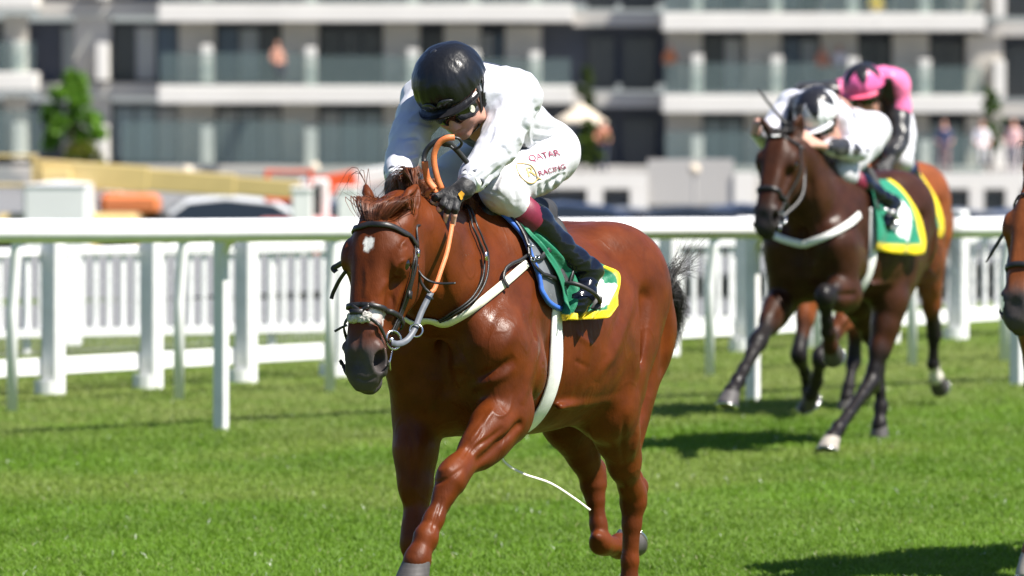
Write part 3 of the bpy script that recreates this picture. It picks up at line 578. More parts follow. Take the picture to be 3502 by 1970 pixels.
for x_, r_ in ((-.45, .5), (.5, .36)):
    for y_ in (-.5, .5): MB().tube([(x_, y_ - .12, r_), (x_, y_ + .12, r_)], r_, 16).build('wheel', M['tyre'], tr)
te = thing('marquee', 'plain white marquee beyond the left of the rail', 'tent', (at(185, 700, 96)[0], 96, gz(96))); zt = at(0, 634, 96)[2] - gz(96); MB().box((0, 1.2, zt / 2), (.95, 2.0, zt), 0, .03).build('wall', M['tent'], te); b = MB(); b.add([(-.49, .18, zt), (.49, .18, zt), (.49, 2.22, zt), (-.49, 2.22, zt), (0, 1.2, zt + .05)], [(0, 1, 4), (1, 2, 4), (2, 3, 4), (3, 0, 4)]); b.build('roof', M['tent'], te)
for px_, py_, d_, lb in ((1033, 650, 96, 'white gatepost beyond the rail, left of the chestnut\'s ear'), (1190, 650, 96, 'white gatepost beyond the rail, hidden partly by the chestnut\'s ear')): zt = at(0, py_, d_)[2] - gz(d_); o = MB().box((0, 0, zt / 2), (.31, .31, zt), 0, .02).box((0, 0, zt + .02), (.35, .35, .06), 0, .02).build('gatepost', M['white_post']); tag(o, lb, 'post', 'white gateposts'); o.location = (at(px_, py_, d_)[0], d_, gz(d_))
for px_, py_, d_, lb in ((640, 585, 140, 'round pale globe lamp above the yellow boom'), (1075, 575, 145, 'square pale terrace lamp right of the yellow boom'), (2375, 580, 140, 'round pale globe lamp above the grey terrace wall')):
    zt = at(0, py_, d_)[2] - gz(d_); t = thing('globe_lamp', lb, 'lamp', (at(px_, py_, d_)[0], d_, gz(d_)), 0, 'terrace lamps'); MB().tube([(0, 0, 0), (0, 0, zt - .08)], .035, 8).build('pole', M['grey_render'], t); link('globe', mesh_np('globe', *ico((0, 0, zt), .13)), M['canvas'], t)

# ------------------------------------------------------------------ people on the balconies
def bystander(seated, label, px, py, d, top, trousers, hair, rz=0.0, bare=False):
    """py: photo row of the floor he is on."""
    w = at(px, py, d); t = thing('person', label, 'person', tuple(w), rz); S = SDF((-.4, -.7, -.05), (.4, .45, 1.9), .022)
    hip = .50 if seated else .92; kn = [(q * .11, -.42 if seated else -.02, hip - (.02 if seated else .44)) for q in (-1, 1)]; ft = [(k[0], k[1] - (0.02 if seated else .0), .05) for k in kn]; sh = hip + .50
    S.chain([(0, 0, hip, .14), (0, .01, hip + .25, .13), (0, 0, sh - .05, .145)], k=.08)
    for q, k_, f_ in zip((-1, 1), kn, ft): S.chain([(q * .10, 0, hip, .095), (*k_, .065), (*f_, .045)], k=.04); S.chain([(*f_, .045), (f_[0], f_[1] - .14, .045, .035)], k=.02); S.chain([(q * .15, 0, sh - .04, .07), (q * .24, -.03, sh - .30, .048), (q * .18, -.24, sh - .40, .035), (q * .16, -.32, sh - .41, .038)], k=.03)
    S.chain([(0, 0, sh - .02, .06), (0, -.01, sh + .12, .055)], k=.04); S.ell((0, -.015, sh + .20), (.078, .098, .118), k=.03); S.ell((0, -.11, sh + .18), (.018, .02, .025), k=.02)
    V, F = S.surface(1); sk = np.array([.52, .28, .20]); c = np.repeat(sk[None], len(V), 0)
    if not bare: k = (V[:, 2] > hip - .02) & (V[:, 2] < sh + .03) & ((np.abs(V[:, 0]) < .22) | (V[:, 2] > sh - .28)) & (V[:, 1] > -.2); c[k] = top
    k = (V[:, 2] <= hip + .02) & (V[:, 2] > .08); c[k] = trousers; k = V[:, 2] <= .08; c[k] = (.03, .03, .03); k = (V[:, 2] > sh + .21) & (V[:, 1] > -.06) | (V[:, 2] > sh + .27); c[k] = hair; link('body', mesh_np('body', V, F, True, c), M['skin'], t)
bystander(True, 'bare-shouldered person sitting on the middle balcony left of the leading jockey', 947, 268, 224.8, (.6, .4, .35), (.05, .05, .07), (.25, .12, .06), .4, True)
bystander(False, 'person in an orange top standing on the balcony right of the leading jockey', 2292, 314, 226.8, (.62, .22, .09), (.03, .03, .04), (.06, .04, .03), -.3)
bystander(False, 'person in a rust top on the balcony beside one in white', 2812, 322, 226.8, (.50, .20, .12), (.10, .12, .12), (.08, .05, .03), .3)
bystander(False, 'person in a white top on the balcony above the bay\'s jockey', 2872, 320, 227.2, (.72, .70, .74), (.25, .24, .26), (.25, .12, .07), -.2)
bystander(True, 'person in a yellow top sitting on the top balcony at the right', 2995, 88, 226.6, (.70, .52, .02), (.3, .3, .3), (.2, .15, .1), .2)
bystander(False, 'person in a salmon top by the garden bush under the parasol', 2058, 590, 205, (.60, .25, .16), (.05, .06, .10), (.05, .04, .03), .3)
bystander(True, 'person in white sitting on the terrace at the far right', 3357, 560, 190, (.78, .77, .80), (.7, .7, .7), (.1, .07, .05), .1)
bystander(False, 'person in a dark top on the terrace left of one in white', 3228, 606, 190, (.06, .07, .14), (.3, .2, .2), (.05, .04, .03), .0)
bystander(False, 'person in pale pink at the right edge of the terrace', 3466, 606, 190, (.74, .50, .50), (.6, .55, .55), (.22, .1, .05), -.2)
# ------------------------------------------------------------------ horses
YAX = np.array([0, 1.0, 0])
def unit(v): v = np.asarray(v, float); return v / (np.linalg.norm(v) + 1e-12)
def back_of(d): return unit(np.cross(YAX, d))

def horse_sdf(P, h):
    """One continuous horse; P holds the joints of this pose, in the horse's own frame."""
    hd = P['head']; P0 = np.array(hd['poll']); u = unit(hd['u']); lat = unit(YAX - u * (u @ YAX)); v = np.cross(lat, u) * 1.0
    if v[0] < 0: v = -v
    R = np.stack([u, lat, v]); H = lambda a, y, b: P0 + u * a + lat * y + v * b
    pts = [H(.75, 0, .1), H(-.25, .15, 0), H(-.25, -.15, 0), (-.95, .36, 1.6), (-.95, -.36, .8), (.9, -.36, .8), (.9, .36, .8)]
    for k in ('nf', 'ff', 'nh', 'fh'): pts += [np.array(q) + e for q in P[k] for e in ((.09, .09, .09), (-.09, -.09, -.09))]
    pts = np.array(pts); S = SDF(pts.min(0) - .03, pts.max(0) + .03, h)
    # trunk
    S.loft((0, 0, 0), (1, 0, 0), (0, 0, 1), [
        (-.83, 1.24, 1.14, .03), (-.775, 1.335, 1.04, .105), (-.68, 1.42, .98, .165), (-.57, 1.478, .93, .205), (-.44, 1.512, .885, .235), (-.30, 1.512, .845, .262),
        (-.15, 1.49, .815, .285), (.05, 1.485, .80, .292), (.22, 1.515, .795, .272), (.36, 1.565, .80, .235), (.47, 1.575, .815, .20), (.58, 1.53, .83, .19), (.68, 1.43, .86, .175), (.76, 1.31, .92, .14), (.81, 1.18, 1.0, .06)], k=.04, n=2.15, taper=-.08)
    # neck
    J = H(.075, 0, -.135); B = np.array([.50, 0, 1.25]); ax = J - B; L = np.linalg.norm(ax); s = L / .87
    S.loft(B, ax, (0, 0, 1), [(-.10, .24, -.34, .14), (.05, .265, -.34, .155), (.2 * s, .25, -.28, .142), (.4 * s, .215, -.21, .115), (.6 * s, .178, -.165, .096), (.75 * s, .15, -.135, .084), (.87 * s, .115, -.11, .072), (.93 * s, .05, -.06, .03)], k=.10, n=2.1, taper=-.1)
    for q in (-1, 1):                                          # neck muscles and jugular groove
        S.ell(B + ax * .42 + np.array([0, q * .062, .05]), (.26, .045, .075), [unit(ax), YAX, unit(np.cross(ax, YAX))], k=.10)
        S.ell(B + ax * .30 + np.array([.0, q * .085, -.10]), (.26, .045, .085), [unit(ax), YAX, unit(np.cross(ax, YAX))], k=.10)
    # head
    S.loft(P0, u, v, [(.005, -.11, -.15, .03), (.03, -.078, -.17, .060), (.065, -.040, -.195, .076), (.11, -.006, -.215, .090), (.16, .011, -.235, .099), (.21, .013, -.255, .101), (.27, .008, -.262, .090),
        (.33, .004, -.245, .077), (.40, .002, -.195, .064), (.47, .001, -.155, .054), (.53, .001, -.138, .050), (.58, -.006, -.132, .052), (.62, -.022, -.125, .046), (.65, -.05, -.105, .026)], k=.05, n=2.5, taper=.12)
    for q in (-1, 1):
        S.ell(H(.218, q * .084, -.050), (.046, .026, .042), R, k=.045)                       # orbit
        S.ell(H(.208, q * .092, -.028), (.036, .013, .020), R, k=.04)                        # brow
        S.ell(H(.232, q * .108, -.046), (.024, .011, .018), R, k=.008, sub=True); S.cone(H(.212, q * .098, -.026), H(.226, q * .108, -.050), .007, .006, k=.012); S.cone(H(.252, q * .098, -.034), H(.248, q * .106, -.056), .006, .005, k=.012)             # eye socket
        S.cone(H(.265, q * .088, -.075), H(.40, q * .060, -.070), .013, .008, k=.025)        # facial crest
        S.cone(H(.30, q * .075, -.025), H(.44, q * .056, -.040), .010, .008, k=.05, sub=True)# hollow beside the nose
        S.ell(H(.245, q * .062, -.165), (.105, .040, .085), R, k=.03)                        # cheek
        S.cone(H(.20, q * .06, -.20), H(.42, q * .045, -.15), .020, .012, k=.03)             # jaw bar
        S.cone(H(.12, q * .03, .000), H(.52, q * .024, -.010), .022, .018, k=.05)            # nasal bone
        S.ell(H(.555, q * .046, -.045), (.050, .024, .044), R, k=.03)                        # nostril wing
        S.cone(H(.518, q * .056, -.016), H(.560, q * .076, -.040), .013, .011, k=.02); S.cone(H(.560, q * .076, -.040), H(.592, q * .064, -.062), .011, .011, k=.015)        # outer rim
        S.ell(H(.556, q * .060, -.030), (.036, .024, .027), R, k=.012, sub=True)             # nostril
        S.ell(H(.562, q * .042, -.046), (.030, .030, .018), R, k=.014, sub=True)
    S.ell(H(.612, 0, -.055), (.034, .040, .036), R, k=.03)                                   # upper lip
    S.ell(H(.622, 0, -.105), (.028, .034, .026), R, k=.02)                                   # lower lip
    S.ell(H(.565, 0, -.128), (.030, .028, .020), R, k=.03)                                   # chin groove bump
    for q in (-1, 1): S.cone(H(.545, q * .060, -.098), H(.640, q * .030, -.086), .005, .006, k=.010, sub=True)   # mouth
    # ears
    for q, tip in zip((1, -1), hd['ears']):
        b = H(.066, q * .060, -.092); tip = np.array(tip); d = unit(tip - b); l = np.linalg.norm(tip - b); side = unit(np.array([hd.get('earopen', .5), q * .85, .1]))
        side = unit(side - d * (d @ side)); w = np.cross(d, side)
        S.cone(b - d * .03, b + d * l * .15, .034, .036, k=.03, flat=(w, .9))
        S.chain([(*(b + d * l * .05), .032), (*(b + d * l * .35), .041), (*(b + d * l * .58), .039), (*(b + d * l * .80), .024), (*tip, .003)], k=.008, flat=(side, .55))
        S.chain([(*(b + d * l * .12 + side * .034), .018), (*(b + d * l * .42 + side * .026), .028), (*(b + d * l * .70 + side * .016), .018), (*(b + d * l * .93 + side * .005), .004)], k=.01) if False else None
        S.cone(b + d * l * .10 + side * .026, b + d * l * .45 + side * .022, .015, .026, k=.01, sub=True); S.cone(b + d * l * .45 + side * .022, b + d * l * .92 + side * .008, .026, .003, k=.008, sub=True)
    # shoulders, chest, quarters
    for q, fk in ((1, 'nf'), (-1, 'ff')):
        E = np.array(P[fk][0]); sw = np.clip((E[0] - .48) * .6, -.1, .25)
        sh = np.array([.66 + sw * .6, q * .155, 1.10 + max(0, sw) * .15])
        S.cone((.44, q * .085, 1.42), sh, .10, .105, k=.10, flat=(YAX, .72))                       # shoulder blade
        S.ell((.50, q * .175, 1.25), (.085, .045, .20), [(.9, 0, .4), (0, 1, 0), (-.4, 0, .9)], k=.05)
        S.ell((.62, q * .165, 1.22), (.06, .045, .17), [(.86, 0, .5), (0, 1, 0), (-.5, 0, .86)], k=.04)
        S.ell(sh + (.02, q * .01, 0), (.07, .06, .075), k=.05)                                     # point of shoulder
        S.ell(((E[0] + sh[0]) / 2 - .12, q * .19, (E[2] + sh[2]) / 2 + .06), (.18, .072, .115), [(.86, 0, .5), (0, 1, 0), (-.5, 0, .86)], k=.05)   # triceps
        S.cone(sh, E, .115, .088, k=.07, flat=(YAX, .85))
        S.cone((.40, q * .262, 1.30), (.43, q * .232, 1.00), .014, .012, k=.035, sub=True)          # behind the triceps
        S.cone((.50, q * .222, 1.42), (.64, q * .262, 1.17), .010, .010, k=.035, sub=True)          # along the shoulder blade
        S.cone((.78, q * .175, 1.13), (.73, q * .175, .95), .012, .012, k=.04, sub=True)            # beside the breast
        S.cone((.34, q * .212, .90), (-.06, q * .222, .915), .010, .006, k=.03)                      # vein of the belly
        S.cone((-.30, q * .20, .92), (-.12, q * .235, 1.06), .022, .012, k=.06)                      # fold of the flank
        S.ell((.725, q * .085, 1.03), (.085, .085, .14), [(.95, 0, .3), (0, 1, 0), (-.3, 0, .95)], k=.04)    # breast
        S.ell((.62, q * .09, .90), (.12, .09, .08), k=.06)
    S.cone((.835, 0, 1.20), (.82, 0, .98), .012, .016, k=.05, sub=True)                             # groove between the breasts
    for q, hk in ((1, 'nh'), (-1, 'fh')):
        St = np.array(P[hk][0]); hip = np.array([-.40, q * .135, 1.26])
        S.ell((-.38, q * .125, 1.345), (.25, .12, .145), [(.97, 0, .22), (0, 1, 0), (-.22, 0, .97)], k=.07)
        S.ell((-.605, q * .118, 1.20), (.135, .108, .27), [(.97, 0, -.25), (0, 1, 0), (.25, 0, .97)], k=.06)
        S.cone(hip, St, .185, .105, k=.10, flat=(YAX, .8))
        S.ell(((-.30 + St[0]) / 2 + .05, q * .185, (1.2 + St[2]) / 2 - .04), (.12, .075, .20), [(.93, 0, -.35), (0, 1, 0), (.35, 0, .93)], k=.05)
        S.cone((-.63, q * .118, 1.12), St * .35 + np.array(P[hk][1]) * .65 + np.array([-.03, 0, .04]), .125, .05, k=.06, flat=(YAX, .8))   # hamstrings
        S.cone((-.27, q * .275, 1.25), (-.19, q * .235, .95), .016, .012, k=.06, sub=True)          # flank hollow
        S.cone((-.54, q * .245, 1.36), (-.58, q * .222, 1.00), .006, .005, k=.06, sub=True)         # groove in the thigh
    S.cone((-.80, 0, 1.36), (-.87, 0, 1.26), .045, .03, k=.05)                                      # dock
    # legs
    for q, fk in ((1, 'nf'), (-1, 'ff')):
        E, K, Ft, C = [np.array(p, float) for p in P[fk][:4]]; d1, d2, d3 = unit(K - E), unit(Ft - K), unit(C - Ft); b1, b2 = back_of(d1), back_of(d2); l1 = np.linalg.norm(K - E); l2 = np.linalg.norm(Ft - K)
        sd = (YAX, .82)
        S.chain([(*(E - d1 * .05), .092), (*(E + d1 * l1 * .25 - b1 * .008), .084), (*(E + d1 * l1 * .55), .062), (*(E + d1 * l1 * .85), .044), (*(K - d1 * .02), .043)], k=.03, flat=sd)
        S.ell(E + d1 * l1 * .26 - b1 * .045, (l1 * .40, .045, .042), [d1, YAX, b1], k=.03)          # extensor
        S.ell(E + d1 * l1 * .22 + b1 * .045, (l1 * .36, .050, .046), [d1, YAX, b1], k=.03)          # flexor
        S.ell(E + b1 * .055 - d1 * .045, (.05, .036, .042), [d1, YAX, b1], k=.04)                   # elbow
        S.cone(E + d1 * .04 + np.array([0, q * .074, 0]), E + d1 * l1 * .72 + np.array([0, q * .046, 0]), .008, .006, k=.03, sub=True)
        S.ell(K, (.060, .044, .044), [unit(d1 + d2), YAX, unit(b1 + b2)], k=.05); S.ell(K - unit(b1 + b2) * .012, (.044, .043, .040), [unit(d1 + d2), YAX, unit(b1 + b2)], k=.015)
        S.ell(K + unit(b1 + b2) * .036 - unit(d1 + d2) * .01, (.032, .022, .022), [unit(d1 + d2), YAX, unit(b1 + b2)], k=.025)
        S.chain([(*(K + d2 * .03), .042), (*(K + d2 * l2 * .3), .0315), (*(K + d2 * l2 * .7), .0290), (*Ft, .034)], k=.03)
        S.chain([(*(K + d2 * .04 + b2 * .026), .021), (*(K + d2 * l2 * .4 + b2 * .031), .0155), (*(Ft - d2 * .03 + b2 * .030), .018)], k=.012)
        fetlock(S, Ft, C, d2, d3)
    for q, hk in ((1, 'nh'), (-1, 'fh')):
        St, Hk, Ft, C = [np.array(p, float) for p in P[hk][:4]]; d1, d2, d3 = unit(Hk - St), unit(Ft - Hk), unit(C - Ft); b1, b2 = back_of(d1), back_of(d2); l1 = np.linalg.norm(Hk - St); l2 = np.linalg.norm(Ft - Hk)
        pt = Hk + b2 * .062 - d2 * .035                                                             # point of hock
        S.ell(St - back_of(d1) * .01, (.075, .06, .08), k=.09)                                      # stifle
        S.chain([(*St, .108), (*(St + d1 * l1 * .3 + b1 * .01), .088), (*(St + d1 * l1 * .62), .060), (*(Hk - d1 * .05), .042), (*Hk, .042)], k=.035, flat=(YAX, .85))
        S.ell(St + d1 * l1 * .35 + b1 * .03, (l1 * .36, .055, .062), [d1, YAX, b1], k=.03)
        S.chain([(*(St + d1 * l1 * .55 + b1 * .060), .026), (*(pt - d1 * .05 - b2 * .002), .015), (*pt, .021)], k=.02)
        S.ell(Hk + b2 * .012, (.060, .043, .050), [d2, YAX, b2], k=.03); S.ell(pt, (.035, .024, .024), [d2, YAX, b2], k=.02)
        S.chain([(*(Hk + d2 * .03), .044), (*(Hk + d2 * l2 * .3), .0315), (*(Hk + d2 * l2 * .7), .0285), (*Ft, .033)], k=.02)
        S.chain([(*pt, .022), (*(Hk + d2 * l2 * .35 + b2 * .036), .0165), (*(Ft - d2 * .03 + b2 * .031), .018)], k=.014)
        fetlock(S, Ft, C, d2, d3)
    return S, (P0, u, lat, v, H, R)

def fetlock(S, Ft, C, d2, d3):
    b = unit(back_of(d2) + back_of(d3))
    S.ell(Ft, (.043, .036, .040), [d2, YAX, b], k=.02); S.ell(Ft + b * .026 + d3 * .01, (.026, .024, .022), [d2, YAX, b], k=.018)
    l = np.linalg.norm(C - Ft)
    S.chain([(*Ft, .034), (*(Ft + d3 * l * .5), .0295), (*(C - d3 * .01), .039), (*(C + d3 * .012), .041)], k=.02); S.ell(C + back_of(d3) * .02, (.03, .036, .03), k=.02)

def hoof(F3, C, parent, m, shoe=True):
    d = unit(np.array(C) - np.array(F3)); b = back_of(d); a = math.radians(38); n = d * math.cos(a) + b * math.sin(a); t = d * math.sin(a) - b * math.cos(a); C = np.array(C); V = []; K = 24
    rows = [(-.012, -.004, .040, .038), (-.004, -.002, .0455, .0435), (.004, 0, .047, .045), (.03, .012, .052, .050), (.06, .024, .057, .055), (.084, .034, .062, .060), (.088, .035, .062, .060), (.088, .033, .045, .043), (.078, .028, .02, .02)]
    for z, f, rt, rl in rows:
        for k in range(K):
            g = 2 * math.pi * k / K; hv = 1.0 if math.cos(g) > 0 else .9; V.append(C + n * z + t * (f + rt * hv * math.cos(g)) + YAX * rl * math.sin(g))
    Fc = [(i * K + k, i * K + (k + 1) % K, (i + 1) * K + (k + 1) % K, (i + 1) * K + k) for i in range(len(rows) - 1) for k in range(K)]; Fc += [tuple(range(K)), tuple((len(rows) - 1) * K + k for k in range(K - 1, -1, -1))]
    o = link('hoof', mesh_np('hoof', V, Fc), m, parent)
    if shoe:
        b_ = MB(); pts = [C + n * .093 + t * (.035 + .052 * math.cos(g)) + YAX * .052 * math.sin(g) for g in np.linspace(-2.5, 2.5, 22)]; b_.ribbon(pts, n, .022, .006); link('horseshoe', b_.mesh('horseshoe', True), M['steel'], o)
    return o

def tuft(rows, name, m, parent, col, jit=.25, segs=7, nside=3):
    """rows: (root, [control points...], radius) -> many tapering hairs as one mesh."""
    if not rows: return None
    V = []; F = []; Cc = []; base = 0
    for root_pts, r in rows:
        P = crv(root_pts, segs); T = np.gradient(P, axis=0); T /= np.linalg.norm(T, axis=1)[:, None] + 1e-9; A = np.cross(T, (.3, .5, .8)); A /= np.linalg.norm(A, axis=1)[:, None] + 1e-9; Bn = np.cross(T, A); c = np.array(col) * (1 + jit * (RNG.random() * 2 - 1))
        for i in range(segs):
            rr = r * (1 - .85 * (i / (segs - 1)) ** 1.5)
            for k in range(nside): g = 2 * math.pi * k / nside; V.append(P[i] + rr * (A[i] * math.cos(g) + Bn[i] * math.sin(g))); Cc.append(c)
        for i in range(segs - 1):
            for k in range(nside): F.append((base + i * nside + k, base + i * nside + (k + 1) % nside, base + (i + 1) * nside + (k + 1) % nside, base + (i + 1) * nside + k))
        base += segs * nside
    return link(name, mesh_np(name, np.array(V), np.array(F), True, np.array(Cc)), m, parent)

class Horse:
    def __init__(s, fr, P, h, base, label, points=None, star=None, socks=(), group=None, hooves=None, relief=None):
        s.fr = fr; s.P = P; S, (s.P0, s.u, s.lat, s.v, s.H, s.R) = horse_sdf(P, h)
        V, F = S.surface(3); V = carve(fr, V, F, relief) if relief else V; s.V, s.F = V, F; s.bvh = bvh_of(V, F)
        s.root = thing('racehorse', label, 'horse', tuple(fr.o), fr.rz, group)
        # coat colour, in the patches the animal has
        rel = V - s.P0; hu, hy, hv = rel @ s.u, rel @ s.lat, rel @ s.v; inh = np.clip((hu + .02) / .05, 0, 1) * (np.abs(hy) < .16) * (hv < .08) * (hv > -.30) * (V[:, 0] > s.P0[0] - .33)
        c = np.repeat(np.array(base)[None], len(V), 0) * (.9 + .25 * fbm(V * 5, 2))[:, None]
        ss = lambda x, a, b: np.clip((x - a) / (b - a), 0, 1) ** 2 * (3 - 2 * np.clip((x - a) / (b - a), 0, 1))
        mz = ss(hu + .05 * (fbm(V * 40) - .5), .44, .56) * inh; grey = np.array([.055, .047, .046]) if points is None else np.array([.02, .017, .016]); c = c * (1 - mz[:, None]) + grey * mz[:, None]
        for q in (-1, 1):
            d = np.linalg.norm(np.stack([(hu - .232) / 1.2, hy - q * .10, (hv + .049)], 1), axis=1); k = (1 - ss(d, .012, .034)) * .5; c *= (1 - k)[:, None]
            d = np.linalg.norm(np.stack([(hu - .555) / 1.5, hy - q * .056, hv + .036], 1), axis=1); k = (1 - ss(d, .012, .026)) * .92; c *= (1 - k)[:, None]
        if points is not None:
            for lg in ('nf', 'ff', 'nh', 'fh'):
                A, B = np.array(P[lg][0]), np.array(P[lg][1]); d = unit(B - A); t = (V - A) @ d / np.linalg.norm(B - A); near = np.full(len(V), 9.0)
                for a, b in zip(P[lg][:-1], P[lg][1:]):
                    a, b = np.array(a), np.array(b); tt = np.clip(((V - a) @ (b - a)) / ((b - a) @ (b - a)), 0, 1); near = np.minimum(near, np.linalg.norm(V - a - tt[:, None] * (b - a), axis=1))
                k = ss(t + .25 * (fbm(V * 14) - .5), .45, .85) * (near < .14); c = c * (1 - k[:, None]) + np.array(points) * k[:, None]
        for lg in socks:
            a, b = np.array(P[lg][2]), np.array(P[lg][3]); k = ss((V - a) @ unit(b - a), -.0, .03) * (np.linalg.norm(V - b, axis=1) < .16); c = c * (1 - k[:, None]) + np.array([.62, .58, .5]) * k[:, None]
        if star:
            su, sy, sr = star; d = np.sqrt(((hu - su) / 1.25) ** 2 + (hy - sy) ** 2) + .016 * (fbm(V * 70) - .5) + .010 * (fbm(V * 260) - .5); k = (1 - ss(d, sr * .75, sr * 1.1)) * (hv > -.06) * inh; c = c * (1 - k[:, None]) + np.array([.72, .69, .66]) * k[:, None]
            d = np.sqrt(((hu - .415) / 1.5) ** 2 + (hy - .040) ** 2) + .02 * (fbm(V * 60) - .5); k = (1 - ss(d, .010, .028)) * (hv > -.05) * inh * .8; c = c * (1 - k[:, None]) + np.array([.66, .62, .6]) * k[:, None]
        s.base = np.array(base); link('body', mesh_np('body', V, F, True, c), M['coat'], s.root)
        for q in (-1, 1):
            m = mesh_np('eye', *ico(s.H(.232, q * .0925, -.041), .0275)); link('eye', m, M['eye'], s.root)
        for i, lg in enumerate(('nf', 'ff', 'nh', 'fh')): hoof(P[lg][2], P[lg][3], s.root, (hooves or {}).get(lg, M['hoof']))
    def cast(s, px, py, off=0.0, xmax=None):
        """Where the photo's line of sight meets this horse: point and outward normal in its frame."""
        o, d = s.fr.ray(px, py); d = unit(d)
        if xmax is not None: o = o + d * ((xmax - o[0]) / d[0])
        r = s.bvh.ray_cast(Vector(o), Vector(d))
        if r[0] is None: r = s.bvh.find_nearest(Vector(s.fr.X(px, py, 1.30 if xmax is None else xmax - .25)))
        p, n = np.array(r[0]), np.array(r[1]); return p + n * off, n
    def near(s, p, off=0.0):
        r = s.bvh.find_nearest(Vector(p)); q, n = np.array(r[0]), np.array(r[1]); return q + n * off, n
    def wrap(s, pts, off=.003, n=30):
        """A line of rough points pulled onto the skin."""
        Q = [s.near(p, off) for p in crv(pts, n)]; return np.array([q[0] for q in Q]), np.array([q[1] for q in Q])
# the four horses: where they stand and how their joints are placed
FA, FB, FC, FD = Frame(.105, 21.9, 23.5), Frame(1.90, 34.9, 23.5), Frame(2.24, 38.6, 23.5), Frame(2.53, 26.0, 23.5)
def uang(a): return (math.sin(math.radians(a)), 0, -math.cos(math.radians(a)))
POSE_A = dict(head=dict(poll=(1.350, 0, 1.646), u=uang(15.6), ears=(FA.X(1430, 632, 1.16), FA.X(1250, 632, 1.20)), earopen=.2),
    nf=[FA.Y(1725, 1430, .19), FA.Y(1545, 1632, .15), FA.Y(1456, 1840, .12), FA.Y(1425, 1915, .11)],
    ff=[FA.Y(1425, 1430, -.165), FA.Y(1422, 1850, -.135), (.76, -.125, .20), (.82, -.12, .10)],
    nh=[FA.Y(2080, 1395, .17), FA.Y(2165, 1700, .14), FA.Y(2150, 2010, .125), (-.42, .125, .10)],
    fh=[FA.Y(1945, 1425, -.165), FA.Y(2027, 1640, -.135), FA.Y(2055, 1860, -.10), FA.Y(2120, 1872, -.09)])
# ------------------------------------------------------------------ riders
def wrinkle(V, F, amp, sc, seed=0.0, ridge=True):
    N = vnormals(V, F); n = fbm(V * np.array(sc) + seed, 3); d = (1 - 2 * np.abs(2 * n - 1)) if ridge else (2 * n - 1)
    a = amp if np.isscalar(amp) else amp[:, None]
    return V + N * (d[:, None] * a)

def head_mesh(c, f, l, u, h):
    """A person's head and neck stump in its own axes: f to the face, l to the left, u up."""
    R = np.stack([f, l, u]); P = lambda a, b, d: c + f * a + l * b + u * d
    k8 = np.array([P(a, b, d) for a in (-.14, .16) for b in (-.12, .12) for d in (-.26, .14)]); S = SDF(k8.min(0), k8.max(0), h)
    S.ell(P(-.015, 0, .01), (.098, .076, .098), R, k=.01); S.ell(P(.030, 0, -.055), (.066, .066, .085), R, k=.05)
    S.ell(P(.042, 0, -.105), (.048, .046, .045), R, k=.04); S.ell(P(.080, 0, -.142), (.017, .021, .016), R, k=.03)           # jaw, chin
    for q in (-1, 1):
        S.ell(P(.066, q * .036, -.078), (.028, .026, .024), R, k=.03)                                                         # cheek
        S.ell(P(.080, q * .031, -.050), (.020, .018, .012), R, k=.015, sub=True); S.ell(P(.074, q * .031, -.052), (.013, .013, .012), R, k=.006)
        S.cone(P(.088, q * .014, -.032), P(.080, q * .048, -.036), .009, .008, k=.015)                                        # brow
        S.ell(P(.098, q * .0105, -.093), (.011, .0085, .008), R, k=.008)                                                       # nostril
        S.cone(P(.020, q * .055, -.125), P(-.02, q * .066, -.07), .018, .012, k=.03)
        S.ell(P(-.012, q * .077, -.055), (.018, .007, .030), R, k=.008); S.ell(P(-.008, q * .084, -.052), (.009, .006, .017), R, k=.006, sub=True)   # ear
    S.cone(P(.090, 0, -.045), P(.110, 0, -.088), .0085, .0125, k=.014)                                                        # nose
    S.ell(P(.094, 0, -.1165), (.010, .022, .0058), R, k=.007); S.ell(P(.092, 0, -.1265), (.010, .019, .0066), R, k=.007)      # lips
    S.cone(P(.107, -.020, -.1215), P(.107, .020, -.1215), .0022, .0022, k=.004, sub=True)
    S.cone(P(-.035, 0, -.06), P(-.050, 0, -.20), .056, .060, k=.03)
    V, F = S.surface(2); rel = V - c; a, b, d = rel @ f, rel @ l, rel @ u
    col = np.repeat(np.array([[.50, .27, .20]]), len(V), 0)
    k = np.exp(-((b / .024) ** 2 + ((d + .1215) / .011) ** 2)) * (a > .08); col = col * (1 - .6 * k[:, None]) + np.array([.42, .13, .12]) * .6 * k[:, None]
    for q in (-1, 1): k = np.exp(-(((b - q * .04) / .024) ** 2 + ((d + .085) / .022) ** 2)) * (a > .03) * .35; col = col * (1 - k[:, None]) + np.array([.50, .19, .15]) * k[:, None]
    k = np.exp(-((b / .016) ** 2 + ((d + .088) / .014) ** 2)) * (a > .09) * .35; col = col * (1 - k[:, None]) + np.array([.50, .19, .15]) * k[:, None]
    return V, F, col

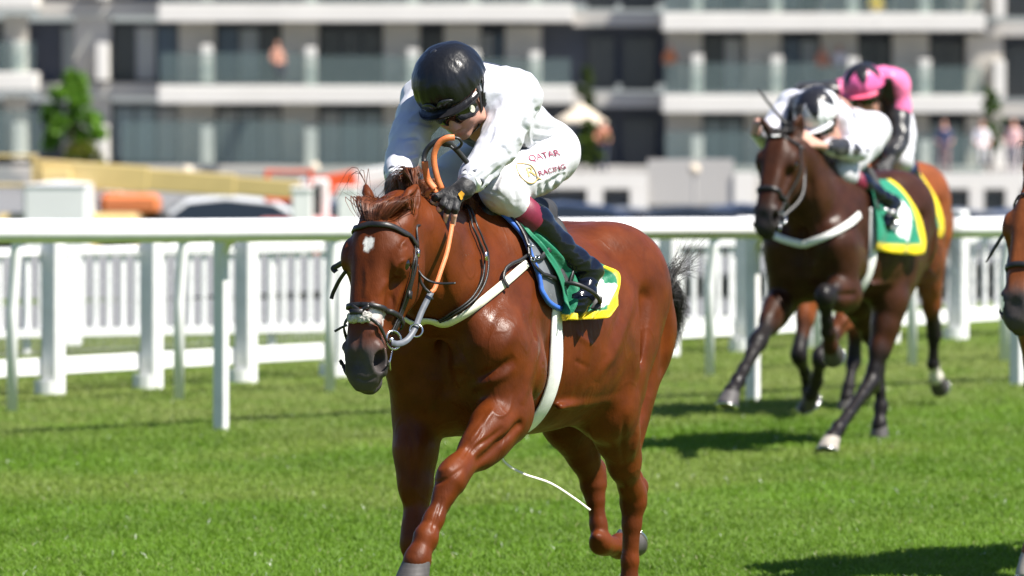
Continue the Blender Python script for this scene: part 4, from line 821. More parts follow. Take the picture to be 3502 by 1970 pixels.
def hand_sdf(wr, kn, fingers, thumb, h, rs=1.0, palm_n=(0, 0, 1)):
    """fingers: four lists of joints from knuckle to tip; thumb: joints from the side of the palm."""
    al = [np.array(p) for fg in fingers for p in fg] + [np.array(p) for p in thumb] + [np.array(wr)]; al = np.array(al); S = SDF(al.min(0) - .05, al.max(0) + .05, h)
    wr = np.array(wr); n = unit(palm_n); bare = None
    for fg in fingers:
        k0 = np.array(fg[0]); S.cone(wr + (k0 - wr) * .12, k0, .021 * rs, .0135 * rs, k=.014, flat=(n, .8))
    for fg in fingers:
        rr = np.linspace(.0118, .0082, len(fg)) * rs
        for i in range(len(fg) - 1): S.cone(fg[i], fg[i + 1], rr[i], rr[i + 1], k=.0035)
    S.cone(wr + (np.mean([fg[0] for fg in fingers], 0) - wr) * .3, thumb[0], .018 * rs, .0150 * rs, k=.01)
    rr = np.linspace(.0145, .0095, len(thumb)) * rs
    for i in range(len(thumb) - 1): S.cone(thumb[i], thumb[i + 1], rr[i], rr[i + 1], k=.006)
    return S

class Rider:
    """J: joints in the frame of the horse he rides."""
    def __init__(s, fr, J, cfg, label, group=None, h=.006):
        s.fr, s.J = fr, J; g = lambda k: np.array(J[k], float)
        s.root = thing('person', label, 'jockey', tuple(fr.o), fr.rz, group)
        c = g('head'); f = unit(J['face']); u = np.array(J['up'], float); u = unit(u - f * (u @ f)); l = np.cross(u, f); s.hf = (c, f, l, u); HP = lambda a, b, d: c + f * a + l * b + u * d; s.HP = HP
        pel, mid, che = g('pelvis'), g('mid'), g('chest'); R3 = [unit(che - pel), YAX, unit(np.cross(che - pel, YAX))]
        Bv, Bf, Bc = [], [], []; off = 0
        def push(V, F, col):
            nonlocal off
            F = F if F.shape[1] == 4 else np.concatenate([F, F[:, :1]], 1); Bv.append(V); Bf.append(F + off); Bc.append(col); off += len(V)
        # body under the clothes
        al = np.array([g(k) for k in J if k not in ('face', 'up', 'lf', 'rf', 'lth', 'rth', 'tall', 'ln', 'rn', 'slim')]); lo, hi = al.min(0) - .17, al.max(0) + .17
        S = SDF(lo, hi, max(h, .008)); S.chain([(*pel, .105), (*mid, .095), (*che, .10)], k=.06); S.cone(che, HP(-.045, 0, -.16), .07, .05, k=.04)
        for q in 'lr':
            S.chain([(*(che + (g(q + 's') - che) * .6), .05), (*g(q + 's'), .050), (*g(q + 'e'), .036), (*g(q + 'w'), .025)], k=.03)
            S.chain([(*pel, .08), (*g(q + 'h'), .085), (*(g(q + 'h') * .5 + g(q + 'k') * .5), .072), (*g(q + 'k'), .044), (*(g(q + 'k') * .6 + g(q + 'a') * .4), .032), (*g(q + 'a'), .022)], k=.02); S.chain([(*g(q + 'a'), .022), (*g(q + 't'), .014)], k=.01)
        V, F = S.surface(1); push(V, F, np.repeat(np.array([[.50, .27, .20]]), len(V), 0)); push(*head_mesh(c, f, l, u, cfg.get('hh', .0035)))
        gl = MB
        for q in 'lr':
            fg, th = J[q + 'f'], J[q + 'th']; HS = hand_sdf(g(q + 'w'), None, fg, th, .0024 if h < .008 else .005, 1.0, J.get(q + 'n', (0, 0, 1)))
            V, F = HS.surface(1); push(V, F, np.repeat(np.array([[.60, .35, .27]]), len(V), 0))
        link('body', mesh_np('body', np.concatenate(Bv), np.concatenate(Bf), True, np.concatenate(Bc)), M['skin'], s.root)
        # jacket
        S = SDF(lo, hi, h); up = R3[2]
        sm = J.get('slim', 1.0); S.loft(pel, che - pel, up, [(-.10, .05, -.05, .06), (-.04, .100, -.10, .112), (.10, .105, -.105, .122), (.28, .112, -.115, .135), (.42, .115, -.125, .148), (.54, .108, -.11, .148), (.62, .08, -.085, .11), (.68, .03, -.03, .05)] if not J.get('tall') else
               [(-.08, .06, -.05, .06), (.0, .11, -.10, .115), (.28, .11, -.115, .135), (.50, .105, -.11, .150), (.58, .06, -.06, .10), (.62, .03, -.03, .05)], k=.05, n=2.3) if sm == 1 else S.loft(pel, che - pel, up, [(-.10, .05, -.05, .05), (-.04, .09, -.09, .09), (.10, .09, -.09, .098), (.28, .095, -.10, .108), (.42, .095, -.11, .118), (.54, .088, -.095, .115), (.62, .07, -.07, .085), (.66, .03, -.03, .05)], k=.04, n=2.3)
        for q, sg in (('l', 1), ('r', -1)):
            sh, el, wr = g(q + 's'), g(q + 'e'), g(q + 'w'); a1, a2 = unit(el - sh), unit(wr - el); e2 = el + a2 * np.linalg.norm(wr - el) * .86
            S.ell(sh, np.array([.076, .074, .076]) * sm, k=.06)
            S.chain([(*sh, .072), (*(sh * .6 + el * .4), .066), (*(sh * .2 + el * .8), .059), (*el, .054), (*(el * .6 + wr * .4), .048), (*(el * .3 + wr * .7), .042), (*e2, .034)], k=.025)
        V, F = S.surface(2)
        wr_amp = .0075 * (.25 + 1.2 * vnoise(V * 5)); V = wrinkle(V, F, wr_amp, (6, 15, 9), 3.0); V = wrinkle(V, F, .0080 * vnoise(V * 7 + 4) ** 1.6, (9, 20, 12), 9.0); V = relax(V, F, 2)
        if cfg.get('folds'): V = carve(fr, V, F, cfg['folds'][0])
        s.jV, s.jF = V, F; s.jb = bvh_of(V, F); link('jacket', mesh_np('jacket', V, F, True, cfg['silk'](V, s, R3)), M['silk_white'], s.root)
        # breeches
        S = SDF(lo, hi, h); S.ell(pel + R3[0] * -.02, (.118, .132, .112), R3, k=.04)
        for q, sg in (('l', 1), ('r', -1)):
            hp, kn, an = g(q + 'h'), g(q + 'k'), g(q + 'a')
            S.chain([(*(hp - unit(kn - hp) * .02), .100), (*(hp * .72 + kn * .28), .098), (*(hp * .35 + kn * .65), .080), (*kn, .060), (*(kn * .8 + an * .2), .050)], k=.03); S.cone(kn + unit(kn - hp) * .004, kn * .9 + an * .1, .056, .052, k=.02)
        V, F = S.surface(2); amp = .0062 * (.4 + vnoise(V * 6)); V = wrinkle(V, F, amp, (15, 6, 8), 5.0); V = wrinkle(V, F, .0026 * vnoise(V * 6 + 2) ** 2, (44, 16, 22), 8.0); V = relax(V, F, 2)
        if cfg.get('folds'): V = carve(fr, V, F, cfg['folds'][1])
        s.bV, s.bF = V, F; s.bb = bvh_of(V, F); link('breeches', mesh_np('breeches', V, F, True, np.full((len(V), 3), .54) * np.array([1, 1, 1.06])), M['breeches'], s.root)
        # boots
        for q, sg in (('l', 1), ('r', -1)):
            kn, an, to = g(q + 'k'), g(q + 'a'), g(q + 't'); d = unit(an - kn); L = np.linalg.norm(an - kn); fd = unit(to - an); S = SDF(np.minimum(kn, np.minimum(an, to)) - .12, np.maximum(kn, np.maximum(an, to)) + .12, min(h, .006)); cb = np.cross(YAX, d)
            S.chain([(*(kn + d * L * .24), .054), (*(kn + d * L * .42 + cb * .008), .056), (*(kn + d * L * .70), .046), (*(an - d * .05), .041), (*an, .042)], k=.02)
            S.chain([(*(an + d * .018 - fd * .015), .040), (*(an + fd * .07 + d * .02), .037), (*(to - fd * .03), .036), (*to, .028)], k=.018)
            S.ell(an + d * .045 - fd * .02, (.036, .034, .028), k=.02)
            V, F = S.surface(2); tt = (V - kn) @ d / L; V = wrinkle(V, F, .0050 * np.exp(-((tt - .92) / .22) ** 2) + .0012, (10, 10, 34), 6.0)
            bt = link('boot', mesh_np('boot', V, F), M['patent'], s.root)
            cf = MB(); ring = []; nr = 28; A_ = unit(np.cross(d, YAX)); B_ = np.cross(d, A_)
            for t, r in ((.215, .052), (.222, .0555), (.30, .0572), (.385, .0585), (.392, .0570)): ring += [kn + d * L * t + (A_ * math.cos(2 * math.pi * k / nr) + B_ * math.sin(2 * math.pi * k / nr)) * r for k in range(nr)]
            cf.add(ring, [(i * nr + k, i * nr + (k + 1) % nr, (i + 1) * nr + (k + 1) % nr, (i + 1) * nr + k) for i in range(4) for k in range(nr)]); link('boot_top', cf.mesh('boot_top', True), cfg.get('boottop', M['patent']), bt)
            s.__dict__['cuff_' + q] = (kn, d, L, A_, B_)
        # helmet: padded shell under a silk, peak, knob, harness
        V = []; nr, nk = 22, 72; rx, ry, rz = .143, .119, .118
        for i in range(nr + 1):
            th = (math.pi * .5 + .20) * i / nr
            for k in range(nk):
                ph = 2 * math.pi * k / nk; seam = -.0034 * math.exp(-(math.sin(3 * ph) / .10) ** 2) * math.sin(th) + .0022 * math.sin(th) ** 6 * math.sin(23 * ph + 2 * math.sin(5 * ph)); e = 1 + seam / .12; st = math.sin(th) ** .92
                V.append(HP(-.004 + rx * e * st * math.cos(ph), ry * e * st * math.sin(ph), .030 + rz * math.cos(th) - .02 * max(0, -math.cos(ph)) * (i / nr) ** 2))
        V = np.array(V); Fh = [(i * nk + k, i * nk + (k + 1) % nk, (i + 1) * nk + (k + 1) % nk, (i + 1) * nk + k) for i in range(nr) for k in range(nk)]
        th = np.repeat(np.arange(nr + 1) / nr, nk); ph = np.tile(np.arange(nk) / nk * 2 * math.pi, nr + 1)
        Fh = np.array(Fh)[:, ::-1]; V = wrinkle(V, Fh, .0030, (10, 10, 22), 2.0); hel = link('helmet', mesh_np('helmet', V, Fh, True, cfg['cap'](th, ph)), M['cap'], s.root)
        b = MB(); b.V = []; pk = []
        for r, z in ((.0, .0), (.5, -.004), (1, -.014)):
            for k in range(25):
                ph_ = -1.15 + 2.3 * k / 24; w_ = math.cos(ph_ * 1.3) ** .6; rr = 1 + .20 * r * w_
                pk.append(HP(-.004 + rx * math.cos(ph_) * rr * .99, ry * math.sin(ph_) * rr * 1.0, .010 + z - .012 * abs(math.sin(ph_))))
        pk2 = [p - u * .006 for p in pk]; ft = [(i * 25 + k, i * 25 + k + 1, (i + 1) * 25 + k + 1, (i + 1) * 25 + k) for i in range(2) for k in range(24)]
        b.add(pk, [x[::-1] for x in ft]); b.add(pk2, ft); b.F += [(50 + k, 51 + k, 126 + k, 125 + k) for k in range(24)]
        link('peak', mesh_np('peak', b.V, b.F, True, np.repeat(np.array([cfg['peak']]), len(b.V), 0)), M['cap'], hel)
        kb = MB(); vv, ff = ico((0, 0, 0), 1, 1); kb.add([HP(-.004 + q[0] * .013, q[1] * .013, .148 + q[2] * .005) for q in vv], [tuple(x) for x in ff]); kb.build('knob', M['black_silk'], hel, True)
        if cfg.get('bow'):
            b2 = MB()
            for q in (-1, 1):
                pts = [HP(.140 * math.cos(a * q) , .117 * math.sin(a * q), .022 + .012 * math.sin(a * 5)) + f * .004 for a in np.linspace(.02, .52, 9)]; b2.ribbon(pts, f, [.008, .016, .024, .026, .022, .018, .014, .010, .006], .004)
            b2.build('ribbon_bow', M['black_silk'], hel, True)
        b = MB()
        for q in (-1, 1):
            b.ribbon([HP(.02, q * .100, .0), HP(.012, q * .086, -.05), HP(.02, q * .072, -.10), HP(.045, q * .045, -.145), HP(.055, 0, -.165)], l * q, .018, .003)
            b.ribbon([HP(-.05, q * .100, -.0), HP(-.02, q * .090, -.05), HP(.005, q * .080, -.085)], l * q, .015, .003)
        b.build('chin_strap', M['leather'], hel, True)
        # goggles
        go = []; ng = 30
        for z, o in ((-.022, -.004), (-.026, .006), (-.036, .012), (-.054, .014), (-.074, .010), (-.086, .004), (-.091, -.006)):
            for k in range(ng + 1):
                a = -1.28 + 2.56 * k / ng; nz = math.exp(-(a / .16) ** 2); go.append(HP(.010 + (.090 + o) * math.cos(a) ** .72, (.082 + o * .6) * math.sin(a), z + (.018 * nz if z < -.060 else 0) + .006 * abs(math.sin(a))))
        gg = link('goggles', mesh_np('goggles', go, [(i * (ng + 1) + k, i * (ng + 1) + k + 1, (i + 1) * (ng + 1) + k + 1, (i + 1) * (ng + 1) + k) for i in range(6) for k in range(ng)]), M['lens'], s.root)
        b = MB(); pts = [HP(.012 + .088 * math.cos(a), .090 * math.sin(a), -.030) for a in np.linspace(1.2, 2 * math.pi - 1.2, 30)]; b.ribbon(pts, np.array(pts) - c, .022, .003); b.build('goggle_strap', M['rubber'], gg, True)
        s.gog = gg
    def gloves(s, which, fingers_bare=True):
        J = s.J
        for q in which:
            wr = np.array(J[q + 'w']); fg = J[q + 'f']; th = J[q + 'th']; cut = [[*ff[:2], np.array(ff[1]) * .5 + np.array(ff[2]) * .5] if fingers_bare else ff for ff in fg]
            S = hand_sdf(wr, None, cut, th[:-1] if fingers_bare else th, .0022, 1.28, J.get(q + 'n', (0, 0, 1))); fa = unit(wr - np.array(J[q + 'e'])); S.cone(wr - fa * .050, wr + fa * .012, .0335, .031, k=.012)
            V, F = S.surface(1); V = wrinkle(V, F, .0010, (70, 70, 70), 1.0); s.gv = V; link('glove', mesh_np('glove', V, F), M['glove'], s.root)
    def cuffs(s, which):
        for q in which:
            wr, el = np.array(s.J[q + 'w']), np.array(s.J[q + 'e']); d = unit(wr - el); L = np.linalg.norm(wr - el); A_ = unit(np.cross(d, YAX)); B_ = np.cross(d, A_)
            for nm, rows, m in (('cuff', ((.80, .030), (.81, .0415), (.86, .042), (.905, .0405), (.91, .034)), M['white_paint']), ('cuff_band', ((.765, .030), (.77, .0445), (.80, .045), (.83, .0445), (.835, .03)), M['grey_leather'])):
                V = []; n = 32
                for t, r in rows: V += [el + d * L * (t + .012 * math.sin(3 * 2 * math.pi * k / n)) + (A_ * math.cos(2 * math.pi * k / n) + B_ * math.sin(2 * math.pi * k / n)) * r * (1 + .04 * math.sin(7 * 2 * math.pi * k / n)) for k in range(n)]
                link(nm, mesh_np(nm, V, [(i * n + k, i * n + (k + 1) % n, (i + 1) * n + (k + 1) % n, (i + 1) * n + k) for i in range(4) for k in range(n)]), m, s.root)

def surf_text(body, size, place, tol, name, m, parent, off=.0012, shear=0.0):
    """Lettering as flat type laid onto a surface: place(u, v) gives point and normal for a point of the line of type."""
    cu = bpy.data.curves.new(name, 'FONT'); cu.body = body; cu.size = 1.0; cu.resolution_u = 3; cu.space_character = 1.0
    if tol: cu.offset = tol
    to = bpy.data.objects.new(name, cu); me = bpy.data.meshes.new_from_object(to); bpy.data.objects.remove(to); bpy.data.curves.remove(cu)
    V = [place(v.co.x * size + v.co.y * size * shear, v.co.y * size, off) for v in me.vertices]; F = [tuple(p.vertices) for p in me.polygons]; bpy.data.meshes.remove(me)
    return link(name, mesh_np(name, V, F, False), m, parent)
# ------------------------------------------------------------------ the leading horse and its jockey
CHESTNUT = (.094, .0205, .0034)
RELIEF = [([(2080, 897), (2120, 940), (2152, 988), (2153, 1050), (2131, 1124), (2096, 1215), (2062, 1262), (2040, 1305)], 15, .008, -.8, .3), ([(2058, 905), (2098, 955), (2126, 1000), (2126, 1055), (2104, 1120), (2070, 1205)], 15, -.005, -.8, .3),
    ([(1839, 1090), (1832, 1200), (1805, 1312), (1781, 1385)], 15, .007, .2, .8), ([(1858, 1090), (1852, 1205), (1826, 1318), (1803, 1392)], 13, -.007, .2, .7),
    ([(1625, 1292), (1679, 1270), (1722, 1250), (1760, 1218)], 15, -.010, .3, 1), ([(1600, 1330), (1660, 1310), (1715, 1290), (1765, 1255)], 16, .006, .3, 1), ([(1564, 1250)], 30, .012, .3, 1),
    ([(1690, 1395), (1678, 1415), (1643, 1464), (1605, 1508)], 9, .005, .3, 1.3), ([(1722, 1460), (1679, 1497), (1634, 1524), (1605, 1556)], 9, -.007, .3, 1.3), ([(1750, 1350), (1740, 1402), (1712, 1424), (1684, 1412)], 6, .004, .3, 1.2), ([(1655, 1440), (1640, 1490), (1600, 1535), (1575, 1580)], 6, -.004, .3, 1.3),
    ([(1478, 1655), (1526, 1640), (1590, 1596)], 8, -.005, .8, 1.4), ([(1490, 1615), (1545, 1600)], 12, .005, .8, 1.4), ([(1512, 1700), (1488, 1780), (1478, 1820)], 6, -.004, .8, 1.5),
    ([(1343, 872), (1350, 922), (1326, 958), (1287, 1015)], 11, .005, 1.2, 1.7), ([(1349, 925), (1366, 899), (1396, 886)], 6, .004, 1.2, 1.7), ([(1340, 930), (1364, 942), (1392, 938)], 6, .004, 1.2, 1.7), ([(1368, 850), (1386, 822), (1402, 812)], 7, .004, 1.2, 1.7), ([(1375, 835), (1392, 850)], 6, -.003, 1.2, 1.7),
    ([(1262, 1150), (1285, 1125), (1312, 1100)], 8, .004, 1.2, 1.7), ([(1330, 1000), (1345, 1040), (1340, 1085)], 9, -.004, 1.2, 1.7), ([(1250, 900), (1253, 960), (1247, 1020)], 9, .003, 1.2, 1.7), ([(1228, 1130), (1222, 1180), (1226, 1240)], 12, -.005, 1.2, 1.7), ([(1215, 1290), (1250, 1302), (1290, 1286)], 5, -.004, 1.2, 1.7),
    ([(1690, 1240), (1760, 1130), (1800, 1020)], 26, .006, .2, .9), ([(1640, 1180), (1690, 1080), (1720, 980)], 24, -.005, .3, 1), ([(2196, 1420), (2178, 1500), (2160, 1580)], 10, .005, -.8, .2), ([(2140, 1420), (2128, 1520), (2135, 1600)], 10, -.005, -.8, .2), ([(2010, 1440), (2040, 1530), (2050, 1610)], 9, .005, -1, .2), ([(1400, 1460), (1415, 1560), (1418, 1660)], 12, -.005, .4, 1),
    ([(1530, 1300), (1500, 1380), (1470, 1430)], 16, -.006, .4, 1), ([(1880, 1180), (1960, 1230), (2020, 1260)], 9, -.003, -.4, .3), ([(1900, 1100), (1980, 1150), (2040, 1190)], 10, .003, -.4, .3), ([(1835, 1245), (1865, 1248)], 5, -.003, 0, .6), ([(1828, 1265), (1860, 1270)], 5, -.003, 0, .6), ([(1820, 1290), (1850, 1297)], 5, -.003, 0, .6)]
HA = Horse(FA, POSE_A, .005, CHESTNUT, 'glossy chestnut racehorse with a white star, galloping in front of the others', star=(.187, 0, .0195), relief=RELIEF)
X = FA.X
def silk_a(V, r, R3):
    che = np.array(r.J['chest']); rel = V - che; a, y, z = rel @ R3[0], rel[:, 1], rel @ R3[2]; c = np.full((len(V), 3), .54) * np.array([.97, .98, 1.08])
    da = np.full(len(V), 9.0)
    for q in 'lr':
        for i, j in (('s', 'e'), ('e', 'w')):
            A_, B_ = np.array(r.J[q + i]), np.array(r.J[q + j]); t = np.clip((V - A_) @ (B_ - A_) / ((B_ - A_) @ (B_ - A_)), 0, 1); da = np.minimum(da, np.linalg.norm(V - A_ - t[:, None] * (B_ - A_), axis=1))
    k = ((z < -.03) & (da > .095) & (np.abs(y) < .10) & (a > -.25)) | ((z > .085) & (a > -.02) & (a < .16) & (np.abs(y) < .11)); c[k] = (.016, .016, .018); return c
Xh = .84
JA = dict(pelvis=(.17, .03, 1.785), mid=(.40, .03, 1.90), chest=(.63, .03, 1.945), head=X(1546, 298, .82), face=(.80, .05, -.60), up=(.58, -.20, .79),
    ls=X(1768, 330, .62), le=X(1700, 505, .80), lw=X(1592, 641, .985), rs=X(1452, 345, .64), re=X(1392, 485, .84), rw=X(1352, 630, 1.0),
    lh=(.19, .105, 1.75), lk=X(1705, 648, .60), la=X(2000, 925, .27), lt=X(1972, 1058, .34), rh=(.19, -.075, 1.75), rk=(.58, -.14, 1.64), ra=(.27, -.25, 1.36), rt=(.34, -.26, 1.23),
    lf=[[X(1520, 664, 1.035), X(1490, 674, 1.06), X(1478, 690, 1.06), X(1487, 704, 1.045)], [X(1531, 670, 1.035), X(1515, 700, 1.06), X(1502, 715, 1.062), X(1476, 742, 1.058)],
        [X(1545, 680, 1.032), X(1532, 714, 1.055), X(1526, 736, 1.054), X(1517, 769, 1.045)], [X(1561, 684, 1.025), X(1557, 716, 1.045), X(1553, 737, 1.045), X(1549, 769, 1.036)]],
    lth=[X(1570, 655, 1.0), X(1535, 668, 1.02), X(1508, 690, 1.03), X(1500, 705, 1.035)], ln=(.5, .3, .8),
    rf=[[(1.06, -.06, 1.62), (1.09, -.035, 1.615), (1.10, -.02, 1.595), (1.095, -.03, 1.575)], [(1.055, -.075, 1.61), (1.088, -.06, 1.60), (1.10, -.05, 1.575), (1.09, -.055, 1.555)], [(1.05, -.09, 1.60), (1.08, -.085, 1.585), (1.09, -.08, 1.565), (1.08, -.08, 1.54)], [(1.04, -.105, 1.595), (1.068, -.105, 1.58), (1.075, -.10, 1.56), (1.068, -.098, 1.54)]],
    rth=[(1.02, -.07, 1.63), (1.05, -.045, 1.63), (1.075, -.02, 1.62), (1.085, -.01, 1.61)])
g_ = lambda pts, w=9, h=-.007: (pts, w, h, -1, 2)
def pleat(pts, w=8, h=.007): return [g_(pts, w, -h), g_([(x + w * 1.3, y + w * .9) for x, y in pts], w, h * .8)]
FOLD_J = sum([pleat(p, w_, h_) for p, w_, h_ in (([(1712, 498), (1738, 522), (1752, 534)], 9, .011), ([(1779, 432), (1763, 457), (1774, 488)], 9, .008), ([(1626, 566), (1667, 530), (1722, 502)], 9, .007), ([(1599, 603), (1644, 566), (1700, 535)], 8, .007), ([(1730, 560), (1681, 603), (1632, 648)], 8, .008), ([(1690, 470), (1725, 462), (1765, 470)], 8, .006),
    ([(1700, 380), (1740, 372), (1790, 385)], 10, .007), ([(1827, 372), (1863, 393), (1912, 388)], 10, .009), ([(1822, 436), (1872, 450), (1922, 432)], 10, .010), ([(1818, 475), (1868, 486), (1912, 455)], 9, .009), ([(1840, 285), (1872, 334), (1892, 380)], 10, .007), ([(1868, 306), (1897, 357), (1905, 400)], 9, .007), ([(1770, 255), (1800, 290), (1815, 340)], 11, .007), ([(1700, 235), (1745, 262), (1780, 310)], 12, .006),
    ([(1398, 412), (1439, 421), (1480, 436)], 9, .007), ([(1365, 478), (1417, 470), (1455, 496)], 9, .008), ([(1350, 520), (1390, 535), (1430, 525)], 8, .006), ([(1690, 420), (1680, 470), (1655, 505)], 9, .006), ([(1800, 400), (1790, 450), (1800, 500)], 10, .008))], [])
FOLD_B = sum([pleat(p, w_, h_) for p, w_, h_ in (([(1640, 662), (1690, 688), (1740, 722)], 7, .006), ([(1655, 645), (1713, 672), (1752, 702)], 7, .006), ([(1668, 690), (1700, 712), (1735, 738)], 6, .005), ([(1850, 655), (1895, 614), (1930, 587)], 8, .006), ([(1863, 660), (1872, 618)], 6, .006), ([(1891, 650), (1905, 604)], 6, .006), ([(1918, 632), (1937, 592)], 6, .006), ([(1840, 668), (1845, 628)], 6, .006),
    ([(1822, 628), (1886, 596), (1945, 578)], 4, .003), ([(1780, 600), (1760, 640), (1765, 680)], 9, .006), ([(1720, 580), (1700, 620), (1690, 650)], 9, .006), ([(1900, 470), (1935, 490), (1955, 520)], 9, .006), ([(1830, 510), (1880, 500), (1925, 505)], 9, .005))], [])
RA = Rider(FA, JA, dict(silk=silk_a, cap=lambda th, ph: np.full((len(th), 3), .008) * np.array([1, 1.05, 1.2]), peak=(.014, .014, .016), bow=True, boottop=M['maroon'], hh=.0026, folds=(FOLD_J, FOLD_B)), 'crouching jockey in white silks, black cap and maroon-topped boots on the leading chestnut', h=.005)
RA.gloves('lr'); RA.cuffs('lr')
# ------------------------------------------------------------------ tack, mane and tail
def casts(hs, pts, off=.004, xmax=None, n=30):
    """A strap's middle line on the skin, read along the photo's lines of sight."""
    P = np.array([hs.cast(px, py, 0.0, xmax)[0] for px, py in pts]); C_ = crv(P, n); Q = [hs.near(p, off) for p in C_]
    return np.array([q[0] for q in Q]), np.array([q[1] for q in Q])
def mir(P): Q = np.array(P).copy(); Q[:, 1] *= -1; return Q
def strap(b, PN, w, t): b.ribbon(PN[0], PN[1], w, t); return b
def both(hs, b, pts, w, t, off=.004, xmax=None, n=30):
    P, N = casts(hs, pts, off, xmax, n); b.ribbon(P, N, w, t); Q = [hs.near(p, off) for p in mir(P)]; b.ribbon([q[0] for q in Q][::-1], [q[1] for q in Q][::-1], w, t); return P, N
def ring(b, c, nrm, r, t, n=26, oval=1.0):
    nrm = unit(nrm); a = unit(np.cross(nrm, (.1, .2, 1))); d = np.cross(nrm, a); P = [np.array(c) + a * r * math.cos(g) + d * r * oval * math.sin(g) for g in np.linspace(0, 2 * math.pi, n + 1)]
    return b.tube(P, t, 7, False)

def forelock_mane_tail(hs, col, fore=None, tail=None, maneside=-1, nm=700, nt=420):
    H = hs.H; hd = hs.P['head']; P0 = hs.P0; J = H(.075, 0, -.135); B = np.array([.50, 0, 1.25]); rows = []
    for i in range(260 if fore is None else fore):
        y = RNG.normal(0, .026); cl = (fbm(np.array([[y * 60, 1, 2]]), 2)[0] - .5) * .05; k = RNG.random()
        a = H(.052 + RNG.normal(0, .006), y * 1.05, -.13 + RNG.random() * .05); m = H(.012 + .02 * k - abs(y) * .1, y * 1.4 + cl, -.045 + .040 * k + cl); m2 = H(.062 + .012 * k, y * .95 + cl * .6, .006 + .020 * k); e = H(.118 + RNG.random() * .018, y * .30 + RNG.normal(0, .005), .010 + .006 * RNG.random())
        if RNG.random() < .025: m2 = H(.02, y * 2.2, .0); e = H(-.01 + RNG.random() * .04, y * 3.2, .02 * RNG.random())
        rows.append(([a, m, m2, e], .0014))
    tuft(rows, 'forelock', M['hair'], hs.root, col)
    rows = []
    for i in range(nm):
        t = RNG.random() ** .9; p = J * (1 - t) + B * t; q, n = hs.near(p + np.array([0, RNG.normal(0, .012), .30])); c1 = fbm(np.array([[t * 14, 3, 1]]), 2)[0] - .5; L = (.10 + .07 * RNG.random()) * (1 - .55 * max(0, t - .6)); sd = maneside * (.35 + .5 * RNG.random()) + 2.4 * c1
        a = q - n * .006; hi = .030 + .022 * RNG.random() * (1 - t) + .03 * abs(c1); m = q + np.array([-.012 - .02 * RNG.random(), sd * .030, hi]); m2 = q + np.array([-.035 - .03 * RNG.random(), sd * .075, hi * .75]); e = q + np.array([-.055 - .05 * RNG.random(), sd * .115, -.01 - .05 * RNG.random()]) * (L / .13)
        rows.append(([a, m, m2, e], .0015))
    tuft(rows, 'mane', M['hair'], hs.root, col)
    rows = []
    for i in range(nt):
        w1, w2, w3 = tail(RNG); a = np.array([-.865, RNG.normal(0, .016), 1.29 + RNG.normal(0, .02)]); rows.append(([a, w1, w2, w3], .0014))
    tuft(rows, 'tail', M['hair'], hs.root, (.018, .014, .012) if tail.__name__ == 'tail_a' else col, .5, 10)

def patch(hs, front, rear, n, m, off, colf, name, material, parent, mirror=True, xmax=1.0, thick=.003):
    """A sheet lying over the horse between two edges seen in the photo; off(u, v) lifts it, colf(u, v) colours it."""
    Fc, Rc = crv(np.array(front, float), m), crv(np.array(rear, float), m); V = []; C_ = []
    for j in range(m):
        for i in range(n):
            u, v = i / (n - 1), j / (m - 1); p = Fc[j] * (1 - u) + Rc[j] * u; q, nn = hs.cast(p[0], p[1], 0, xmax); V.append((q, nn)); C_.append(colf(u, v, p))
    P = np.array([v[0] for v in V]).reshape(m, n, 3); N = np.array([v[1] for v in V]).reshape(m, n, 3)
    for _ in range(4): N[1:-1, 1:-1] = (N[1:-1, 1:-1] + N[:-2, 1:-1] + N[2:, 1:-1] + N[1:-1, :-2] + N[1:-1, 2:]) / 5
    N /= np.linalg.norm(N, axis=2)[..., None]; O = np.array([[off(i / (n - 1), j / (m - 1)) for i in range(n)] for j in range(m)]); Q = P + N * O[..., None]; F = [(j * n + i, j * n + i + 1, (j + 1) * n + i + 1, (j + 1) * n + i) for j in range(m - 1) for i in range(n - 1)]
    Vt = Q.reshape(-1, 3)
    nrm = np.cross(Q[1, 0] - Q[0, 0], Q[0, 1] - Q[0, 0]); 
    Vs = [Vt]; Fs = list(F); Cs = [np.array(C_)]
    if mirror:
        Vs.append(mir(Vt)); Fs += [tuple(x + len(Vt) for x in f[::-1]) for f in F]; Cs.append(np.array(C_))
    o = link(name, mesh_np(name, np.concatenate(Vs), Fs, True, np.concatenate(Cs)), material, parent); md = o.modifiers.new('thickness', 'SOLIDIFY'); md.thickness = thick; md.offset = 0
    return o, Q

